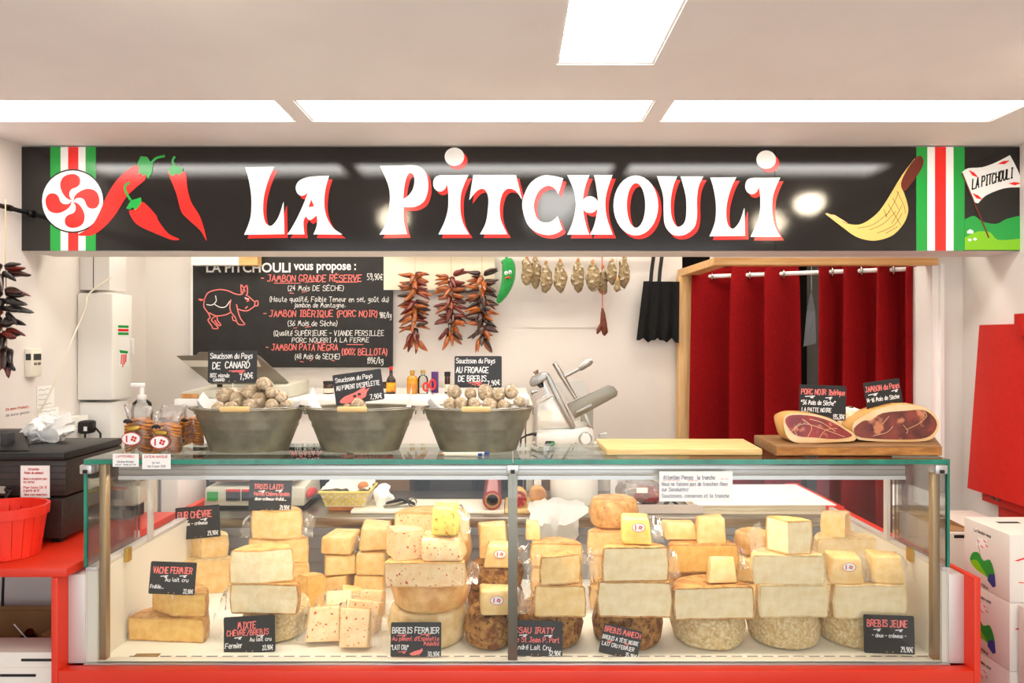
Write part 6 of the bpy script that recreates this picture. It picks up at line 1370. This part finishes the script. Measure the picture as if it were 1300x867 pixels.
# under the red counter
ct = thing('open_carton', (-1.6, 2.2, 0), 'open brown carton with bottles under the red counter', 'carton')
zb = .575; zc = .665
for a in ((-1.88, -1.285, 2.08, 2.086), (-1.88, -1.285, 2.35, 2.356), (-1.88, -1.874, 2.086, 2.35), (-1.291, -1.285, 2.086, 2.35)): boxo('wall', 'carton', *a, 0, zc, ct)
boxo('tray', 'carton', -1.874, -1.291, 2.086, 2.35, zb-.006, zb, ct)
boxo('flap', 'carton', -1.88, -1.50, 2.356, 2.36, zc-.01, zc+.012, ct)
MB().mesh([(-1.285, 2.09, zc), (-1.285, 2.34, zc), (-1.40, 2.34, zc+.05), (-1.44, 2.09, zc+.03), (-1.287, 2.09, zc-.003), (-1.287, 2.34, zc-.003), (-1.40, 2.34, zc+.047), (-1.44, 2.09, zc+.027)], [(0, 1, 2, 3), (7, 6, 5, 4), (0, 4, 5, 1), (1, 5, 6, 2), (2, 6, 7, 3), (3, 7, 4, 0)]).build('flap', 'carton', ct)
tag(MB().mesh([(-1.45, 2.39, 0), (-1.276, 2.39, 0), (-1.276, 2.39, .735), (-1.45, 2.39, .68), (-1.45, 2.42, 0), (-1.276, 2.42, 0), (-1.276, 2.42, .735), (-1.45, 2.42, .68)], [(0, 1, 2, 3), (7, 6, 5, 4), (0, 4, 5, 1), (1, 5, 6, 2), (2, 6, 7, 3), (3, 7, 4, 0)]).build('folded_carton', 'carton', None), 'folded brown carton standing behind the open carton', 'carton')
for i, (x, y) in enumerate(((-1.62, 2.14), (-1.70, 2.17), (-1.56, 2.2))):
    t = thing('dark_bottle', (x, y, zb+.001), ['dark bottle with white neck string in the open carton, front left', 'dark bottle with white tag in the open carton, front right', 'dark bottle at the back of the open carton'][i], 'bottle', 'bottles in the open carton')
    MB().tube([(x, y, zb+.001), (x, y, zb+.06), (x+.02, y-.02, zb+.09)], [.03, .03, .012], 12).build('glass', 'sauce_brown', t, 60); MB().tube([(x+.02, y-.03, zb+.07), (x-.02, y-.034, zb+.12)], .002, 5).build('neck_string', 'label_white', t)
    boxo('neck_tag', 'label_white', x+.01, x+.03, y-.036, y-.034, zb+.06, zb+.075, t)
for i, (x0, x1, lab) in enumerate(((-1.98, -1.29, 'white carton with two dark hand slots under the red counter'),)):
    t = thing('white_carton', ((x0+x1)/2, 2.1, 0), lab, 'carton'); boxo('body', 'carton_white', x0, x1, 1.96, 2.06, .0, .700, t, .003)
    boxo('hand_slot', 'dark_gap', X(27, 1.958), X(68, 1.958), 1.9575, 1.962, Z(839.5, 1.958), Z(836.5, 1.958), t); boxo('hand_slot', 'dark_gap', X(0, 1.958), X(45, 1.958), 1.9575, 1.962, Z(859, 1.958), Z(856, 1.958), t); boxo('lid_seam', 'cream_plastic', x0, x1, 1.9585, 1.96, Z(848, 1.958), Z(847, 1.958), t)
tag(MB().tube([(X(4, 2.3), 2.3, .94), (X(5, 2.3), 2.3, .85), (X(3, 2.3), 2.3, .701)], .004, 7).build('black_cable', 'black_plastic', None, 60), 'black cable hanging under the red counter', 'cable')

# ------------------------------------------------------------------ right side: folding panel and cartons
fp = thing('red_folding_panel', (XR-.05, 2.6, .86), 'red folding wall table hooked up flat against the right wall', 'folding table')
MB().mesh([(XR-.022, 2.1, 1.66), (XR-.022, 2.997, 1.66), (XR-.002, 2.997, 1.66), (XR-.002, 2.1, 1.66), (XR-.075, 2.1, .945), (XR-.075, 2.997, .945), (XR-.053, 2.997, .945), (XR-.053, 2.1, .945)], [(0, 1, 2, 3), (7, 6, 5, 4), (0, 4, 5, 1), (1, 5, 6, 2), (2, 6, 7, 3), (3, 7, 4, 0)]).build('panel', 'red_panel', fp)
boxo('hook', 'red_panel', XR-.06, XR-.032, 2.68, 2.74, 1.61, 1.70, fp, .003); boxo('hook_arm', 'red_panel', XR-.032, XR-.001, 2.685, 2.735, 1.67, 1.698, fp, .003)
boxo('ledge', 'red_panel', XR-.05, XR-.001, 2.1, 2.94, .905, .942, fp, .002); boxo('support', 'red_panel', XR-.03, XR-.001, 2.1, 2.87, .85, .905, fp, .002)
for y_ in (2.86, 2.83): boxo('hinge', 'grey_metal', XR-.056, XR-.05, y_, y_+.014, .925, .940, fp)
def carton(x, d, z0, z1, dep, wid, label, art=True):
    t = thing('printed_carton', (x+wid/2, d+dep/2, z0), label, 'carton', 'white printed cartons')
    boxo('body', 'carton_white', x, x+wid, d, d+dep, z0, z1, t, .002)
    boxo('hand_slot', 'dark_gap', x+.06, x+.13, d+dep*.62, d+dep*.70, z1-.001, z1+.0008, t)
    H = z1-z0; ff = lambda u, v, w_: Vector((x-.0006-w_, d+dep*(1-u), z0+H*v))       # left face, u from far to near
    if art:
        g1 = MB().fill([smooth_loop([(.16,.33),(.20,.48),(.34,.53),(.45,.44),(.60,.50),(.70,.30),(.64,.18),(.45,.24)], 3)], ff, .0002).build('printed_hill', 'sign_green', t)
        MB().fill([smooth_loop([(.16,.33),(.3,.40),(.42,.32),(.55,.22),(.44,.23),(.30,.25)], 3)], ff, .0005).build('printed_meadow', 'sign_lime', g1)
        MB().fill([[(.54,.17),(.58,.28),(.70,.31),(.72,.14),(.66,.10)]], ff, .0006).build('printed_sea', 'sign_blue', g1)
        f_ = MB().fill([[(.28,.62),(.52,.68),(.54,.80),(.30,.76)]], ff, .0004).build('printed_flag', 'label_white', g1)
        for u, v in ((.32,.72),(.46,.76),(.40,.66),(.5,.70)): MB().ribbon([(u, v), (u+.045, v-.02)], .016, ff, .0007).build('flag_pepper', 'sign_red', g1)
        MB().ribbon([(.31,.75), (.40,.46)], .008, ff, .0006).build('flag_pole', 'sign_brown', g1)
        for txt, u, v in (('Le Rendez-vous', .24, .84), ('du Père', .30, .03)):
            mb = MB()
            for s_ in text_strokes(txt, 0, 0, .055, wid=.38 if len(txt) > 8 else .26, jit=.05): mb.ribbon([(u+a, v+b_*.8) for a, b_ in s_], .007, ff, .0003)
            mb.build('print', 'sign_ink', t)
        fr2 = lambda u, v, w_: Vector((x+u, d-.0006-w_, z0+H*v))
        for (ua, va), (ub, vb) in (((.03,.30),(.12,.27)), ((.06,.12),(.14,.26)), ((.10,.10),(.19,.22)), ((.02,.62),(.07,.70))): MB().ribbon([(ua, va*1), (ub, vb)], .012, lambda u, v, w_: fr2(u, v, w_), .0003).build('printed_pepper', 'sign_red', t)
    return t
carton(1.50, 2.058, .804, 1.009, .208, .36, 'white printed carton on top of the right stack, green hill picture', True)
carton(1.50, 2.058, .597, .803, .208, .36, 'white printed carton second from the top of the right stack', True)
carton(1.50, 2.058, .39, .596, .208, .36, 'white printed carton third from the top of the right stack', True)
carton(1.50, 2.058, 0, .389, .208, .36, 'white carton at the bottom of the right stack', False)
carton(1.52, 1.80, .55, .802, .25, .36, 'white printed carton in front of the right stack, at the photo corner', True)
carton(1.52, 1.80, 0, .549, .25, .36, 'white carton under the one at the photo corner', False)
ft = thing('far_carton', (1.6, 2.6, 0), 'open white carton with tan flap behind the right stack', 'carton')
x0 = X(1206, 2.52); boxo('body', 'carton_white', x0, x0+.3, 2.52, 2.85, 0, Z(676, 2.52), ft, .002); boxo('hand_slot', 'dark_gap', x0+.015, x0+.06, 2.519, 2.521, Z(683, 2.52), Z(679, 2.52), ft)
zt = Z(676, 2.52); MB().mesh([(x0, 2.53, zt), (x0, 2.84, zt), (x0-.03, 2.84, zt+.08), (x0+.09, 2.53, zt+.005)], [(0, 1, 2, 3)]).build('flap', 'carton', ft)
